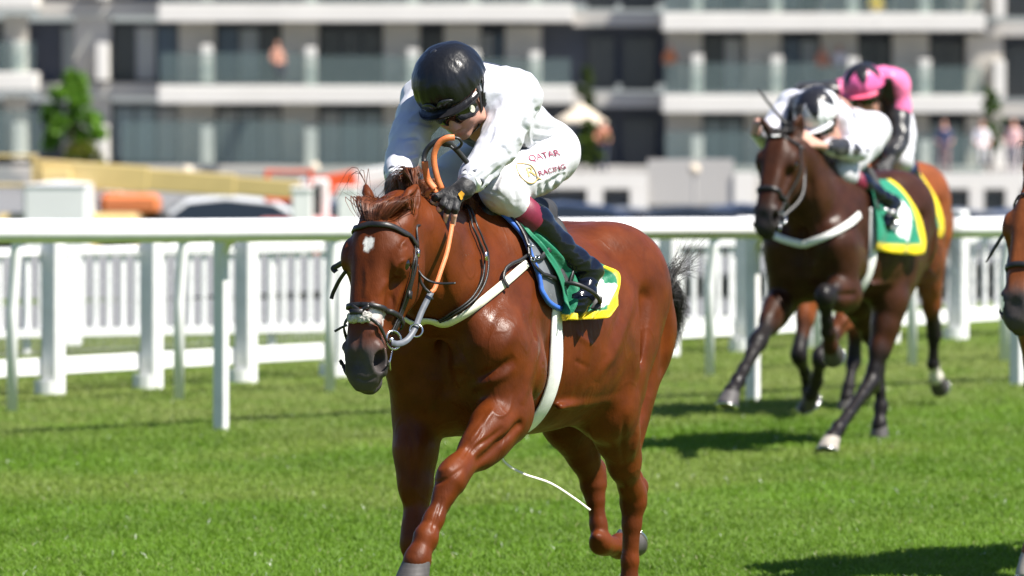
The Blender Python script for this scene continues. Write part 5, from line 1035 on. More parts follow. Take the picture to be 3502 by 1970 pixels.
def bridle(hs, brow, cheek, nose, cross, bit, sheep=True, xm=None):
    H = hs.H; b = MB(); P, N = casts(hs, cheek, .004, xm); both(hs, b, cheek, .016, .004, .004, xm)
    P2, N2 = casts(hs, [(x - 11, y + 3) for x, y in cheek], .006, xm); b.ribbon(P2, N2, .010, .004)
    hp = [P[0] + hs.lat * .002, H(.090, .092, -.125), H(.070, .080, -.172), H(.055, .045, -.205), H(.05, 0, -.215)]; hp = hp + [H(*((q - hs.P0) @ hs.R.T * np.array([1, -1, 1]))) for q in hp[:-1][::-1]]; b.tube(crv(hp, 30), .0045, 6)
    br = b.build('bridle', M['leather'], hs.root, True)
    b = MB(); Pb, Nb = casts(hs, brow, .005, xm, 36); b.ribbon(Pb, Nb, .020, .005); b.build('browband', M['leather'], br, True)
    b = MB(); Pn, Nn = casts(hs, nose, .006, xm); b.ribbon(Pn, Nn, .018, .005); Q = [hs.near(p * np.array([1, -1, 1]), .006) for p in Pn]; b.ribbon([q[0] for q in Q], [q[1] for q in Q], .018, .005)
    if cross: Pc, Nc = casts(hs, cross, .010, xm); b.ribbon(Pc, Nc, .013, .005); Q = [hs.near(p * np.array([1, -1, 1]), .010) for p in Pc]; b.ribbon([q[0] for q in Q], [q[1] for q in Q], .013, .005)
    jb = [Pn[-1], H(.42, .040, -.19), H(.415, 0, -.205)]; jb = jb + [q * np.array([1, -1, 1]) for q in jb[:-1][::-1]]; b.ribbon(*hs.wrap(jb, .005, 24), .018, .005); b.build('noseband', M['leather'], br, True)
    if sheep:
        S = SDF(hs.near(H(.425, 0, .01))[0] - .09, hs.near(H(.425, 0, .01))[0] + .09, .004)
        for y in np.linspace(-.036, .030, 7): q, n = hs.near(H(.43 + .004 * math.sin(y * 200), y, .03), .010); S.ell(q, (.017, .012, .012), hs.R, k=.010)
        V, F = S.surface(1); V = wrinkle(V, F, .006, (150, 150, 150), 4.0, False); link('noseband_pad', mesh_np('noseband_pad', V, F), M['sheepskin'], br)
        b = MB(); q, n = hs.near(H(.415, -.006, .03), .022); b.ribbon([q - hs.lat * .022, q, q + hs.lat * .022], n, .020, .006); b.build('rosette', M['leather'], br, True)
    for q in (1, -1):
        c = hs.near(bit * np.array([1, q, 1]), .016)[0]; b = MB(); ring(b, c, hs.lat * q + hs.v * .55, .030, .0042); b.tube([c + hs.u * .03, c + hs.u * .075 + hs.v * .012, c + hs.u * .10 - hs.v * .004], .0034, 7)
        b.tube([c, hs.near(c)[0] - hs.lat * q * .01], .008, 8); b.build('bit_ring', M['steel'], br, True)
        for t in (.12, .55): 
            i = int(t * (len(P) - 1)); w = P[i] * np.array([1, q, 1]); nn = N[i] * np.array([1, q, 1]); b = MB(); b.ribbon([w + nn * .006 - hs.u * .013, w + nn * .007 + hs.u * .013], nn, .021, .003); b.build('buckle', M['steel'] if t < .3 else M['leather'], br, True)
    return br, P, Pn

ch_hair = (.125, .034, .0095)
def tail_a(g):
    k = g.random(); wob = g.normal(0, 1, 3)
    if k < .88:
        y = g.uniform(1010, 1200) if k < .6 else g.uniform(950, 1080); x = 2305 + 55 * math.sin((y - 930) / 270 * math.pi) * g.random() ** .6 + g.normal(0, 7); w1 = X(2268 + 8 * wob[0], 960 + 16 * wob[1], -.93); w2 = X(2298 + 14 * wob[1], 975 + (y - 975) * .35 + 14 * wob[2], -1.0); w3 = X(x, y, -1.06)
    else:
        x, y = g.uniform(2290, 2430), g.uniform(790, 960); w1 = X(2268 + 8 * wob[0], 985 + 14 * wob[1], -.93); w2 = X(2285 + 10 * wob[1] + (x - 2285) * .25, 930 + 18 * wob[2], -1.0); w3 = X(x, y, -1.1)
    return w1, w2, w3
forelock_mane_tail(HA, ch_hair, 1300, tail_a, -1, 1900, 1100)
BRA, cheekP, noseP = bridle(HA, [(1200, 800), (1225, 780), (1262, 769), (1300, 769), (1345, 779), (1388, 803), (1424, 842)], [(1424, 842), (1420, 893), (1404, 965), (1386, 1030), (1370, 1072), (1342, 1140)],
    [(1215, 1046), (1245, 1043), (1290, 1049), (1330, 1066), (1366, 1084)], [(1212, 1048), (1252, 1078), (1284, 1106), (1300, 1138), (1312, 1172)], HA.cast(1330, 1160)[0])
def FA_px(p): w = FA.o + p[0] * FA.f + p[1] * FA.l + p[2] * FA.u; return PCX + w[0] / w[1] * FPX, PHY + (CAMZ - w[2]) / w[1] * FPX
def free(pts, w, t, name, m, parent, nrm=None, n=40):
    """A strap hanging free: pts are photo x, y and the forward distance in the horse's frame."""
    P = crv([X(*p) for p in pts], n); b = MB(); b.ribbon(P, nrm if nrm is not None else np.array([.85, .5, .2]), w, t); return b.build(name, m, parent, True)
free([(1426, 918, 1.27), (1445, 945, 1.265), (1470, 962, 1.26), (1507, 970, 1.25), (1558, 969, 1.24)], .009, .003, 'throat_lash', M['leather'], BRA, (.7, .3, .7))
free([(1426, 905, 1.275), (1436, 955, 1.26), (1452, 985, 1.25), (1470, 1003, 1.24), (1478, 1025, 1.235)], .010, .003, 'keeper_strap', M['leather'], BRA)
free([(1182, 928, 1.40), (1160, 960, 1.38), (1140, 1000, 1.37), (1133, 1022, 1.37)], .013, .003, 'cheek_strap_end', M['leather'], BRA)
free([(1172, 898, 1.40), (1155, 908, 1.39), (1140, 918, 1.385), (1150, 930, 1.385)], .018, .004, 'throat_buckle', M['leather'], BRA)
free([(1188, 1112, 1.5), (1172, 1118, 1.5), (1145, 1133, 1.5)], .008, .003, 'noseband_end', M['leather'], BRA)
free([(1338, 1172, 1.43), (1362, 1176, 1.40), (1392, 1163, 1.36), (1418, 1126, 1.32), (1442, 1066, 1.28), (1474, 1000, 1.235)], .021, .004, 'rein', M['grey_leather'], BRA)
b = MB(); ring(b, X(1423, 1130, 1.325), (.8, .4, .2), .021, .003); b.build('martingale_ring', M['steel'], BRA, True)
free([(1474, 1000, 1.235), (1487, 985, 1.22), (1508, 925, 1.18), (1528, 865, 1.13), (1540, 805, 1.09), (1546, 770, 1.06)], .016, .005, 'rubber_rein', M['orange'], BRA)
free([(1510, 646, 1.075), (1494, 603, 1.085), (1484, 551, 1.09), (1487, 517, 1.09), (1505, 486, 1.085), (1530, 472, 1.075), (1553, 470, 1.06)], .021, .006, 'rubber_rein', M['orange'], BRA, (.7, .7, .1))
free([(1486, 646, 1.065), (1464, 617, 1.07), (1456, 588, 1.08), (1452, 552, 1.085)], .024, .006, 'rubber_rein', M['orange'], BRA, (.7, .6, .3))
free([(1452, 556, 1.084), (1450, 540, 1.08), (1457, 518, 1.075), (1474, 496, 1.07), (1499, 480, 1.06), (1527, 471, 1.05)], .018, .006, 'rein', M['leather'], BRA, (.7, .6, .3))
free([(1551, 470, 1.06), (1570, 475, 1.05), (1579, 490, 1.04), (1570, 504, 1.035), (1552, 508, 1.035), (1540, 500, 1.04)], .010, .004, 'rein', M['leather'], BRA, (.8, .4, .4))
free([(1473, 706, 1.05), (1459, 680, 1.06), (1464, 656, 1.065), (1479, 648, 1.06), (1491, 660, 1.05), (1486, 684, 1.045)], .018, .005, 'rubber_rein', M['orange'], BRA, (.6, .5, .5))
wh = tag(MB().tube(crv([X(1512, 478, 1.04), X(1540, 493, 1.02), X(1566, 518, .99), X(1605, 565, .95), X(1660, 640, .90)], 24), np.interp(np.linspace(0, 1, 24), [0, .12, .3, 1], [.020, .019, .010, .008]), 12).build('riding_whip', M['rubber'], None, True), 'black padded riding whip held at the neck of the leading chestnut', 'whip'); wh.location = tuple(FA.o); wh.rotation_euler = (0, 0, FA.rz)
b = MB()
for o in (0, 9): b.ribbon(*casts(HA, [(1583 + o, 716), (1603 + o, 762), (1627 + o, 822), (1645 + o, 870), (1642 + o, 945), (1612 + o, 1008), (1560 + o, 1052), (1500 + o * .4, 1088)], .010 + o * .0006, 1.12, 44), .009, .004)
nb = b.build('neck_strap', M['leather'], BRA, True)
b = MB(); q, n = HA.cast(1643, 880, .02, 1.1); b.ribbon([q + np.array([0, 0, .014]), q - np.array([0, 0, .014])], n, .022, .006); b.build('buckle', M['steel'], nb, True)

# breast girth, saddle pad, saddle, girth, number cloth
TH = thing('saddle', 'light black racing saddle with a blue-edged pad and white girths on the leading chestnut', 'saddle', tuple(FA.o), FA.rz)
bp = [HA.cast(x, y, 0, 1.0)[0] for x, y in ((1797, 902), (1750, 945), (1700, 987), (1640, 1034), (1585, 1073), (1520, 1104))]; bp += [bp[-1] * np.array([1, .45, 1]) + np.array([.03, 0, -.006]), bp[-1] * np.array([1, 0, 1]) + np.array([.04, 0, -.01])]; full = bp + [q * np.array([1, -1, 1]) for q in bp[:-1][::-1]]
P, N = HA.wrap(full, .006, 90); MB().ribbon(P, N, .030, .005).build('breast_girth', M['cream'], TH, True)
gp = []
for q in np.linspace(-1, 1, 91):
    a = q * math.pi * .99 + math.pi; dr = np.array([0, math.sin(a), math.cos(a)]); xx = .415 - .045 * (1 - abs(abs(q) - 0)) if False else .39 + .03 * abs(q)
    if abs(math.sin(a / 2)) < .40: continue
    o = np.array([xx, 0, 1.12]) + dr * .7; r = HA.bvh.ray_cast(Vector(o), Vector(-dr)); gp.append((np.array(r[0]), np.array(r[1])))
N = np.array([g[1] for g in gp]); P = np.array([g[0] for g in gp]) + N * .007; P, N = P[::-1], N[::-1]
gi = MB().ribbon(P, N, .058, .006).build('girth', M['webbing'], TH, True); i0 = int(len(P) * .20); MB().ribbon(P[i0 + 2:int(len(P) * .48)] + N[i0 + 2:int(len(P) * .48)] * .007, N[i0 + 2:int(len(P) * .48)], .016, .004).build('girth_strap', M['cream'], gi, True)
for k in range(2): b = MB(); ring(b, P[i0] + N[i0] * .012 + np.array([.014 - .028 * k, 0, 0]), N[i0], .011, .0025); b.build('buckle', M['steel'], gi, True)
free([(*FA_px((.385, .03, .81)), .385), (1712, 1500, .395), (1709, 1535, .39), (1726, 1582, .36), (1790, 1621, .31), (1880, 1652, .25), (1960, 1702, .18), (2018, 1745, .13)], .009, .003, 'girth_strap_end', M['cream'], TH, (.8, .2, .6))
edge = [(1700, 735), (1745, 775), (1780, 820), (1800, 872), (1817, 915), (1832, 970), (1842, 1005), (1865, 1037), (1914, 1058)]
patch(HA, edge, [(1760, 720), (1800, 770), (1840, 830), (1880, 900), (1905, 965), (1935, 1000), (1945, 1030), (1945, 1045), (1940, 1058)], 14, 40, lambda u, v: .012, lambda u, v, p: (0, 0, 0), 'saddle_pad', M['grey_pad'], TH, thick=.010)
P, N = casts(HA, edge, .014, 1.0, 50); b = MB(); b.ribbon(P, N, .020, .010); b.ribbon(mir(P)[::-1], mir(N)[::-1], .020, .010); b.build('pad_binding', M['blue_trim'], TH, True)
S = SDF((-.25, -.32, 1.2), (.75, .32, 1.75), .006); S.chain([(.46, 0, 1.60, .045), (.38, 0, 1.598, .06), (.22, 0, 1.545, .075), (.06, 0, 1.53, .07), (-.02, 0, 1.555, .045)], k=.03)
for q in (-1, 1): S.chain([(.44, q * .075, 1.545, .035), (.40, q * .17, 1.46, .022), (.37, q * .245, 1.32, .018)], k=.03, flat=(YAX, .8)); S.chain([(.22, q * .14, 1.51, .03), (.25, q * .25, 1.37, .016), (.27, q * .285, 1.25, .012)], k=.03); S.cone((.60, q * .05, 1.555), (.42, q * .10, 1.53), .028, .03, k=.03)
V, F = S.surface(2); link('seat', mesh_np('seat', V, F), M['black_pad'], TH)
def cloth_col(u, v, p):
    g, y, w = (.006, .155, .075), (.68, .50, .004), (.80, .82, .80)
    if v > .925 or (u > .945 and v > .5) or (u < .10 and .15 < v < .5 and False): return y
    d = ((p[0] - 2018) / 40) ** 2 + ((p[1] - 1015) / 42) ** 2
    return w if d < 1 and u > .52 else g
NC = tag(patch(HA, [(1744, 757), (1784, 806), (1832, 862), (1868, 930), (1888, 1000), (1894, 1050), (1896, 1096)], [(1868, 830), (1915, 855), (1975, 890), (2030, 935), (2064, 968), (2052, 1036), (2022, 1094)], 70, 60,
    lambda u, v: .024 + .016 * v * (1 + math.sin(u * 20 + 2 * v + 1.5 * math.sin(5 * u))) + .009 * math.sin(u * 37 + v * 9 + 2 * math.sin(7 * v)) * (.3 + v) + .16 * max(0, u - .72) ** 1.3 * max(0, 1 - abs(v - .75) * 2.2), cloth_col, 'number_cloth', M['cloth'], None, thick=.0025)[0], 'green number cloth with yellow edge and white patch under the saddle of the leading chestnut', 'number cloth'); NC.location = tuple(FA.o); NC.rotation_euler = (0, 0, FA.rz)
for pts, w in (([(1668, 700), (1722, 742), (1762, 790), (1785, 840), (1791, 885)], .018), ([(1790, 880), (1765, 897), (1742, 907), (1718, 925), (1710, 950), (1714, 970), (1727, 988)], .012), ([(1793, 884), (1803, 908), (1822, 932), (1858, 949), (1904, 966)], .013), ([(1803, 903), (1835, 884), (1865, 855)], .019)):
    P, N = casts(HA, pts, .026 if w > .0125 else .018, 1.0, 30); bb = MB(); bb.ribbon(P, N, w, .004); bb.build('saddle_strap', M['leather'], TH, True)
for x, y in ((1789, 852), (1796, 898), (1812, 895)):
    q, n = HA.cast(x, y, .034, 1.0); bb = MB(); ring(bb, q, n, .010, .0022, oval=.7); bb.build('buckle', M['steel'], TH, True)
for q, sg in (('l', 1), ('r', -1)):
    an, to = np.array(JA[q + 'a']), np.array(JA[q + 't']); fd = unit(to - an); c = an + fd * .085 + np.array([0, 0, -.012]); a = unit(np.cross(fd, YAX)); a = a if a[2] > 0 else -a; pts = [c - a * .042 - YAX * .055 * sg, c - a * .030 - YAX * .062 * sg, c + a * .03 - YAX * .060 * sg, c + a * .085 - YAX * .03 * sg, c + a * .10, c + a * .085 + YAX * .03 * sg, c + a * .03 + YAX * .060 * sg, c - a * .030 + YAX * .062 * sg, c - a * .042 + YAX * .055 * sg]
    b = MB(); b.tube(crv(pts, 40), .0075, 8); b.ribbon([c - a * .046 - YAX * .058 * sg, c - a * .046 + YAX * .058 * sg], -a, .05, .010); st = b.build('stirrup', M['rubber'], TH, True)
    b = MB(); top = np.array([.24, sg * .24, 1.42]); b.ribbon([c + a * .10, (c + a * .10) * .4 + top * .6, top], YAX * sg, .020, .004); b.build('stirrup_leather', M['leather'], st, True)

# lettering and badges on the leading jockey
def on(bv, fr, ox, oy, e1, e2):
    def place(u, v, off):
        o, d = fr.ray(ox + u * e1[0] + v * e2[0], oy + u * e1[1] + v * e2[1]); d = unit(d); r = bv.ray_cast(Vector(o), Vector(d))
        p, n = (np.array(r[0]), np.array(r[1])) if r[0] is not None else (fr.X(ox + u * e1[0], oy + u * e1[1], .3), np.array([0, 1., 0])); return p - d * off * 3.5
    return place
surf_text('QATAR', 33, on(RA.bb, FA, 1812, 552, (.955, -.20), (.42, .90) if False else (-.40, -.88)), .002, 'lettering', M['red_thread'], RA.root)
surf_text('RACING', 26, on(RA.bb, FA, 1845, 602, (.955, -.27), (-.36, -.90)), .002, 'lettering', M['red_thread'], RA.root)
surf_text('R', 52, on(RA.bb, FA, 1805, 606, (.955, -.20), (-.30, -.92)), -.004, 'crest', M['gold'], RA.root)
pl = on(RA.bb, FA, 1806, 592, (1, -.1), (-.2, -1)); pts = [pl(x, y, .001) for x, y in crv([(-34, 32), (-33, 10), (-22, -16), (-4, -33), (14, -34), (30, -22), (40, -26)], 26)]; b = MB(); b.tube(pts, .0016, 6); pts = [pl(x, y, .001) for x, y in crv([(-30, 36), (-8, 34), (14, 26), (26, 4), (28, -14), (36, -24)], 26)]; b.tube(pts, .0016, 6); b.build('crest', M['gold'], RA.root, True)
bt = [o for o in RA.root.children_recursive if o.name.startswith('boot_top')][0]; me = bt.data; bb2 = BVHTree.FromPolygons([tuple(v.co) for v in me.vertices], [tuple(p.vertices) for p in me.polygons])
surf_text('R', 30, on(bb2, FA, 1789, 706, (.9, .30), (.30, -.9)), -.004, 'emblem', M['gold'], bt)
gl = [o for o in RA.root.children if o.name.startswith('glove')][0]; me = gl.data; bb3 = BVHTree.FromPolygons([tuple(v.co) for v in me.vertices], [tuple(p.vertices) for p in me.polygons]); pl = on(bb3, FA, 1578, 668, (1, 0), (0, -1)); V = [pl(0, 0, .0016)] + [pl((9 + 3 * math.sin(3 * g)) * math.cos(g), (14 + 2 * math.cos(4 * g)) * math.sin(g), .0016) for g in np.linspace(0, 2 * math.pi, 17)[:-1]]
link('badge', mesh_np('badge', V, [(0, k + 1, (k + 1) % 16 + 1) for k in range(16)]), M['yellow_patch'], gl)
HPa = RA.HP
surf_text('KPP', .017, lambda u, v, off: HPa(.010 + (.1065) * math.cos(-.16 + (u) * 9.5) ** .72, .0895 * math.sin(-.16 + u * 9.5), -.042 + v), .0, 'goggle_lettering', M['white_paint'], RA.gog)
V = []; c_ = 1.02
for g in np.linspace(0, 2 * math.pi, 17)[:-1]: a = c_ + .11 * math.cos(g); V.append(HPa(.011 + .1045 * math.cos(a) ** .72, .0915 * math.sin(a), -.052 + .014 * math.sin(g)))
link('goggle_vent', mesh_np('goggle_vent', V, [tuple(range(16))]), M['cream'], RA.gog)
# ------------------------------------------------------------------ the chasing horses and riders
XB, XC, XD = FB.X, FC.X, FD.X
zq = lambda x, y: (2440 + .4555 * x, 900 + .4555 * y)
POSE_B = dict(head=dict(poll=(1.165, 0, 1.785), u=uang(29), ears=(FB.X(2740, 386, 1.08), FB.X(2596, 398, 1.10)), earopen=.4),
    nf=[(.72, .19, .86), (.98, .17, .86), (.86, .15, .66), (.80, .14, .58)],
    ff=[FB.Y(*zq(520, 285), -.175), FB.Y(*zq(335, 590), -.155), FB.Y(*zq(185, 880), -.14), FB.Y(*zq(135, 965), -.14)],
    nh=[(-.02, .18, .80), FB.Y(*zq(1190, 880), .13), FB.Y(*zq(940, 1235), .12), FB.Y(*zq(890, 1310), .12)],
    fh=[(-.42, -.165, .80), (-.70, -.14, .48), (-.70, -.125, .18), (-.66, -.12, .08)])
POSE_C = dict(head=dict(poll=(1.25, 0, 1.66), u=uang(22), ears=((1.18, .08, 1.80), (1.18, -.08, 1.80)), earopen=.4),
    ff=[(.72, -.165, .86), FC.X(*zq(640, 690), .98), FC.X(*zq(708, 880), .80), FC.X(*zq(715, 960), .76)],
    nf=[(.62, .165, .86), FC.X(*zq(800, 720), 1.22), FC.X(*zq(775, 880), 1.10), FC.X(*zq(735, 985), 1.07)],
    nh=[(-.30, .185, .90), FC.Y(*zq(1655, 520), .14), FC.Y(*zq(1650, 760), .12), FC.Y(*zq(1672, 860), .12)],
    fh=[(-.10, -.17, .82), FC.X(*zq(1050, 730), -.10), FC.X(*zq(1015, 930), .02), FC.X(*zq(1000, 1010), .05)])
POSE_D = dict(head=dict(poll=(1.182, 0, 1.639), u=uang(28), ears=((1.08, .085, 1.73), (1.08, -.085, 1.73)), earopen=.3),
    nf=[(.66, .19, .86), (.92, .16, .56), (.78, .14, .36), (.68, .13, .36)], ff=[(.62, -.165, .86), (.80, -.11, .54), (.97, -.07, .25), (1.05, -.065, .15)],
    nh=[(-.20, .19, .88), (-.50, .14, .52), (-.52, .125, .22), (-.44, .12, .10)], fh=[(-.50, -.165, .84), (-.80, -.14, .58), (-.82, -.12, .30), (-.92, -.12, .24)])
pale = mat('pale_hoof', (.30, .27, .23), rough=.6, noise=(30, .25))
HB = Horse(FB, POSE_B, .010, (.040, .0140, .0065), 'dark bay racehorse, second in the race, carrying a jockey in white with black stars', points=(.012, .010, .010), hooves={'nh': pale, 'fh': M['hoof']})
HC = Horse(FC, POSE_C, .012, (.19, .052, .014), 'bright bay racehorse with one white hind sock, mostly hidden behind the dark bay', points=(.012, .010, .010), socks=('nh',))
HD = Horse(FD, POSE_D, .010, (.17, .050, .015), 'bay racehorse entering at the right edge with only its head and a hoof in view', points=None, hooves={'ff': pale})
def tail_b(g): return np.array([-.95, g.normal(0, .03), 1.28]), np.array([-1.10, g.normal(0, .06), 1.12 + g.normal(0, .05)]), np.array([-1.25 + g.normal(0, .08), g.normal(0, .10), .85 + g.normal(0, .12)])
for hs, col in ((HB, (.014, .012, .011)), (HC, (.016, .012, .010)), (HD, (.02, .014, .011))): forelock_mane_tail(hs, col, 0 if hs is HD else 130, tail_b, -1, 40 if hs is HD else 260, 160)

def simple_bridle(hs, brow_white=False):
    H = hs.H; near = hs.near; mk = lambda P, o=.006, n=26: hs.wrap(P, o, n); b = MB(); ch = [H(.10, .094, -.075), H(.20, .108, -.10), H(.30, .092, -.115), H(.42, .066, -.10), H(.50, .060, -.085)]
    for q in (1, -1): P = [H(*((c - hs.P0) @ hs.R.T * np.array([1, q, 1]))) for c in ch]; b.ribbon(*mk(P), .018, .005)
    b.tube(crv([H(.09, .093, -.12), H(.065, .075, -.17), H(.05, 0, -.215), H(.065, -.075, -.17), H(.09, -.093, -.12)], 24), .009, 6); br = b.build('bridle', M['leather'], hs.root, True)
    b = MB(); P, N = mk([H(.105, .097, -.07), H(.100, .070, -.0), H(.098, 0, .03), H(.100, -.070, -.0), H(.105, -.097, -.07)]); b.ribbon(P, N, .022, .005); bb_ = b.build('browband', M['leather'], br, True)
    if brow_white: MB().ribbon(P[11:16] + N[11:16] * .006, N[11:16], .018, .003).build('band_patch', M['webbing'], bb_, True)
    b = MB(); b.ribbon(*mk([H(.42, .066, -.10), H(.412, .05, -.02), H(.408, 0, .03), H(.412, -.05, -.02), H(.42, -.066, -.10), H(.43, -.045, -.16), H(.43, 0, -.2), H(.43, .045, -.16), H(.42, .066, -.10)], .006, 50), .024, .006); b.build('noseband', M['leather'], br, True)
    for q in (1, -1):
        c = near(H(.525, q * .06, -.095), .014)[0]; b = MB(); ring(b, c, hs.lat * q + hs.v * .5, .030, .005); b.tube([c + hs.u * .03, c + hs.u * .08], .005, 7); b.build('bit_ring', M['steel'], br, True)
        hand = np.array([.98, q * .05, 1.66]); P = crv([c, (c + hand) / 2 + np.array([0, q * .06, -.06]), hand], 20); b = MB(); b.ribbon(P, np.array([.6, q * .6, .4]), .018, .004); b.build('rein', M['leather'], br, True)
    return br
bB = simple_bridle(HB, True); bC = simple_bridle(HC); bD = simple_bridle(HD)
q_ = HD.near(HD.H(.21, -.12, -.07))[0]; MB().ribbon(crv([q_, q_ + np.array([-.03, -.055, -.07]), q_ + np.array([-.05, -.10, -.13])], 12), (.8, 0, .5), [.016] * 9 + [.012, .008, .004], .004).build('cheek_strap_end', M['leather'], bD, True)

def girth_b():
    p = [HB.cast(x, y, 0, 1.0)[0] for x, y in ((2926, 738), (2895, 776), (2832, 814), (2770, 832))]; p = [q for q in p if q[1] > .03]; p += [p[-1] * np.array([1, .4, 1]) + np.array([.03, 0, -.005]), p[-1] * np.array([1, 0, 1]) + np.array([.035, 0, -.008])]; full = p + [q * np.array([1, -1, 1]) for q in p[:-1][::-1]]; P, N = HB.wrap(full, .012, 90)
    for _ in range(25): P[1:-1] = (P[:-2] + P[2:]) / 2 * .5 + P[1:-1] * .5; N[1:-1] = (N[:-2] + N[2:] + N[1:-1]) / 3
    return P + N * .014, N
def simple_tack(hs, label, front, rear, colf, breast=True, right=True):
    fr = hs.fr; t = thing('saddle', 'small black racing saddle on ' + label, 'saddle', tuple(fr.o), fr.rz); S = SDF((-.25, -.32, 1.2), (.75, .32, 1.75), .012); S.chain([(.46, 0, 1.60, .045), (.38, 0, 1.598, .06), (.22, 0, 1.545, .075), (.06, 0, 1.53, .07), (-.02, 0, 1.555, .045)], k=.03)
    for q in (-1, 1): S.chain([(.44, q * .075, 1.545, .035), (.40, q * .17, 1.46, .022), (.37, q * .245, 1.32, .018)], k=.03); S.chain([(.22, q * .14, 1.51, .03), (.25, q * .25, 1.37, .016), (.27, q * .285, 1.25, .012)], k=.03)
    V, F = S.surface(1); link('seat', mesh_np('seat', V, F), M['black_pad'], t); gp = []
    for q in np.linspace(-1, 1, 71):
        a = q * math.pi * .99 + math.pi
        if abs(math.sin(a / 2)) < .40: continue
        dr = np.array([0, math.sin(a), math.cos(a)]); o = np.array([.39, 0, 1.12]) + dr * .7; r = hs.bvh.ray_cast(Vector(o), Vector(-dr)); gp.append((np.array(r[0]), np.array(r[1])))
    N = np.array([g[1] for g in gp])[::-1]; P = np.array([g[0] for g in gp])[::-1] + N * .008; MB().ribbon(P, N, .062, .006).build('girth', M['webbing'], t, True)
    if breast:
        full = [(.40, .25, 1.36), (.52, .25, 1.30), (.63, .23, 1.25), (.73, .17, 1.21), (.80, .08, 1.19), (.83, 0, 1.185)]; full = full + [(a, -b_, c_) for a, b_, c_ in full[:-1][::-1]]; MB().ribbon(*(hs.wrap(full, .014, 90) if hs is not HB else girth_b()), .040, .006).build('breast_girth', M['webbing'], t, True)
    def pz_(i, j): return None
    V = []; C_ = []; n_, m_ = 34, 26
    for j in range(m_):
        for i in range(n_):
            u, v = i / (n_ - 1), j / (m_ - 1); xx = front + (rear - front) * u; a = .50 + 1.52 * v; o = np.array([xx, 0, 1.20]) + np.array([0, math.sin(a), math.cos(a)]) * .8; r = hs.bvh.ray_cast(Vector(o), Vector((0, -math.sin(a), -math.cos(a)))); p, nn = np.array(r[0]), np.array(r[1]); V.append(p + nn * (.022 + .020 * v * (1 + math.sin(u * 13 + 3 * v + 1.3 * math.sin(6 * v))) + .05 * max(0, u - .7) * v)); C_.append(colf(u, v))
    V = np.array(V); F = [(j * n_ + i, j * n_ + i + 1, (j + 1) * n_ + i + 1, (j + 1) * n_ + i) for j in range(m_ - 1) for i in range(n_ - 1)]; F2 = F + [tuple(x + len(V) for x in f[::-1]) for f in F]
    nc = link('number_cloth', mesh_np('number_cloth', np.concatenate([V, mir(V)]), F2, True, np.concatenate([C_, C_])), M['cloth']); nc.location = tuple(fr.o); nc.rotation_euler = (0, 0, fr.rz); md = nc.modifiers.new('thickness', 'SOLIDIFY'); md.thickness = .003; md.offset = 0
    tag(nc, 'green number cloth with yellow edge on ' + label, 'number cloth'); return t
def clothc(u, v):
    if v > .88 or u > .88: return (.72, .55, .004)
    return (.80, .82, .80) if ((u - .56) / .27) ** 2 + ((v - .55) / .30) ** 2 < 1 else (.010, .20, .11)
TB = simple_tack(HB, 'the dark bay horse', .42, -.10, clothc); TC = simple_tack(HC, 'the bright bay horse', .40, -.14, clothc, False); TD = simple_tack(HD, 'the bay horse at the right edge', .40, -.20, clothc)

def fist(c, fw, left, r=1.0):
    """Fingers curled around a rein: c middle of the knuckles, fw pointing ahead, left the little-finger to index axis."""
    c, fw, lf = np.array(c, float), unit(fw), unit(left); dn = unit(np.cross(lf, fw)); dn = dn if dn[2] < 0 else -dn; fg = []
    for i, o in enumerate((.030, .010, -.010, -.030)): k = c + lf * o; L = (.036, .040, .037, .030)[i]; fg.append([k, k + fw * L * .8 + dn * .008, k + fw * L * .7 + dn * .032, k + fw * .004 + dn * .034])
    return fg, [c - fw * .05 + lf * .034, c - fw * .018 + lf * .040 + dn * .012, c + fw * .010 + lf * .034 + dn * .028, c + fw * .030 + lf * .016 + dn * .030]
def star_cap(c1, c2, n=6):
    return lambda th, ph: np.where((th > .36 + .42 * np.abs(((ph * n / (2 * math.pi) + .5) % 1) * 2 - 1))[:, None], np.array(c1), np.array(c2))
JB = dict(slim=.86, pelvis=(.10, -.01, 1.75), mid=(.33, -.03, 1.82), chest=(.55, -.03, 1.85), head=XB(2795, 392, .80), face=(.80, -.08, -.58), up=(.58, -.06, .80),
    ls=XB(2880, 410, .57), le=XB(2930, 514, .54), lw=XB(2815, 500, .86), rs=(.58, -.17, 1.88), re=(.74, -.25, 1.70), rw=(.97, -.22, 1.74),
    lh=(.10, .115, 1.73), lk=XB(2878, 588, .56), la=(.22, .265, 1.34), lt=(.30, .27, 1.22), rh=(.10, -.085, 1.73), rk=(.52, -.17, 1.60), ra=(.22, -.265, 1.34), rt=(.30, -.27, 1.22))
JB['lf'], JB['lth'] = fist(XB(2752, 480, .99), (1, .1, -.1), (0, -.3, 1)); JB['rf'], JB['rth'] = fist((1.06, -.20, 1.76), (1, 0, 0), (0, .3, 1))
def silk_b(V, r, R3):
    c = np.full((len(V), 3), .62) * np.array([1, 1, 1.1]); d_ = vnoise(V * np.array([11, 11, 11])); c[d_ > .74] = (.016, .016, .02); rel = V - np.array(r.J['chest']); c[(rel @ R3[0] > .02) & (rel @ R3[2] < .05) & (np.abs(rel[:, 1]) < .12)] = (.016, .016, .02); return c
RB = Rider(FB, JB, dict(silk=silk_b, cap=star_cap((.78, .79, .82), (.016, .016, .02)), peak=(.78, .79, .84), boottop=M['maroon'], hh=.007), 'jockey in white silks with black stars and a star-topped cap, on the dark bay', h=.010)
wp = MB(); a_, b_ = XB(2690, 428, 1.10), XB(2592, 306, 1.10); wp.tube(crv([a_, b_], 20), np.linspace(.011, .007, 20), 8); w_ = tag(wp.build('riding_whip', M['rubber'], None, True), 'thin black whip raised beside the head of the dark bay', 'whip'); w_.location = tuple(FB.o); w_.rotation_euler = (0, 0, FB.rz)
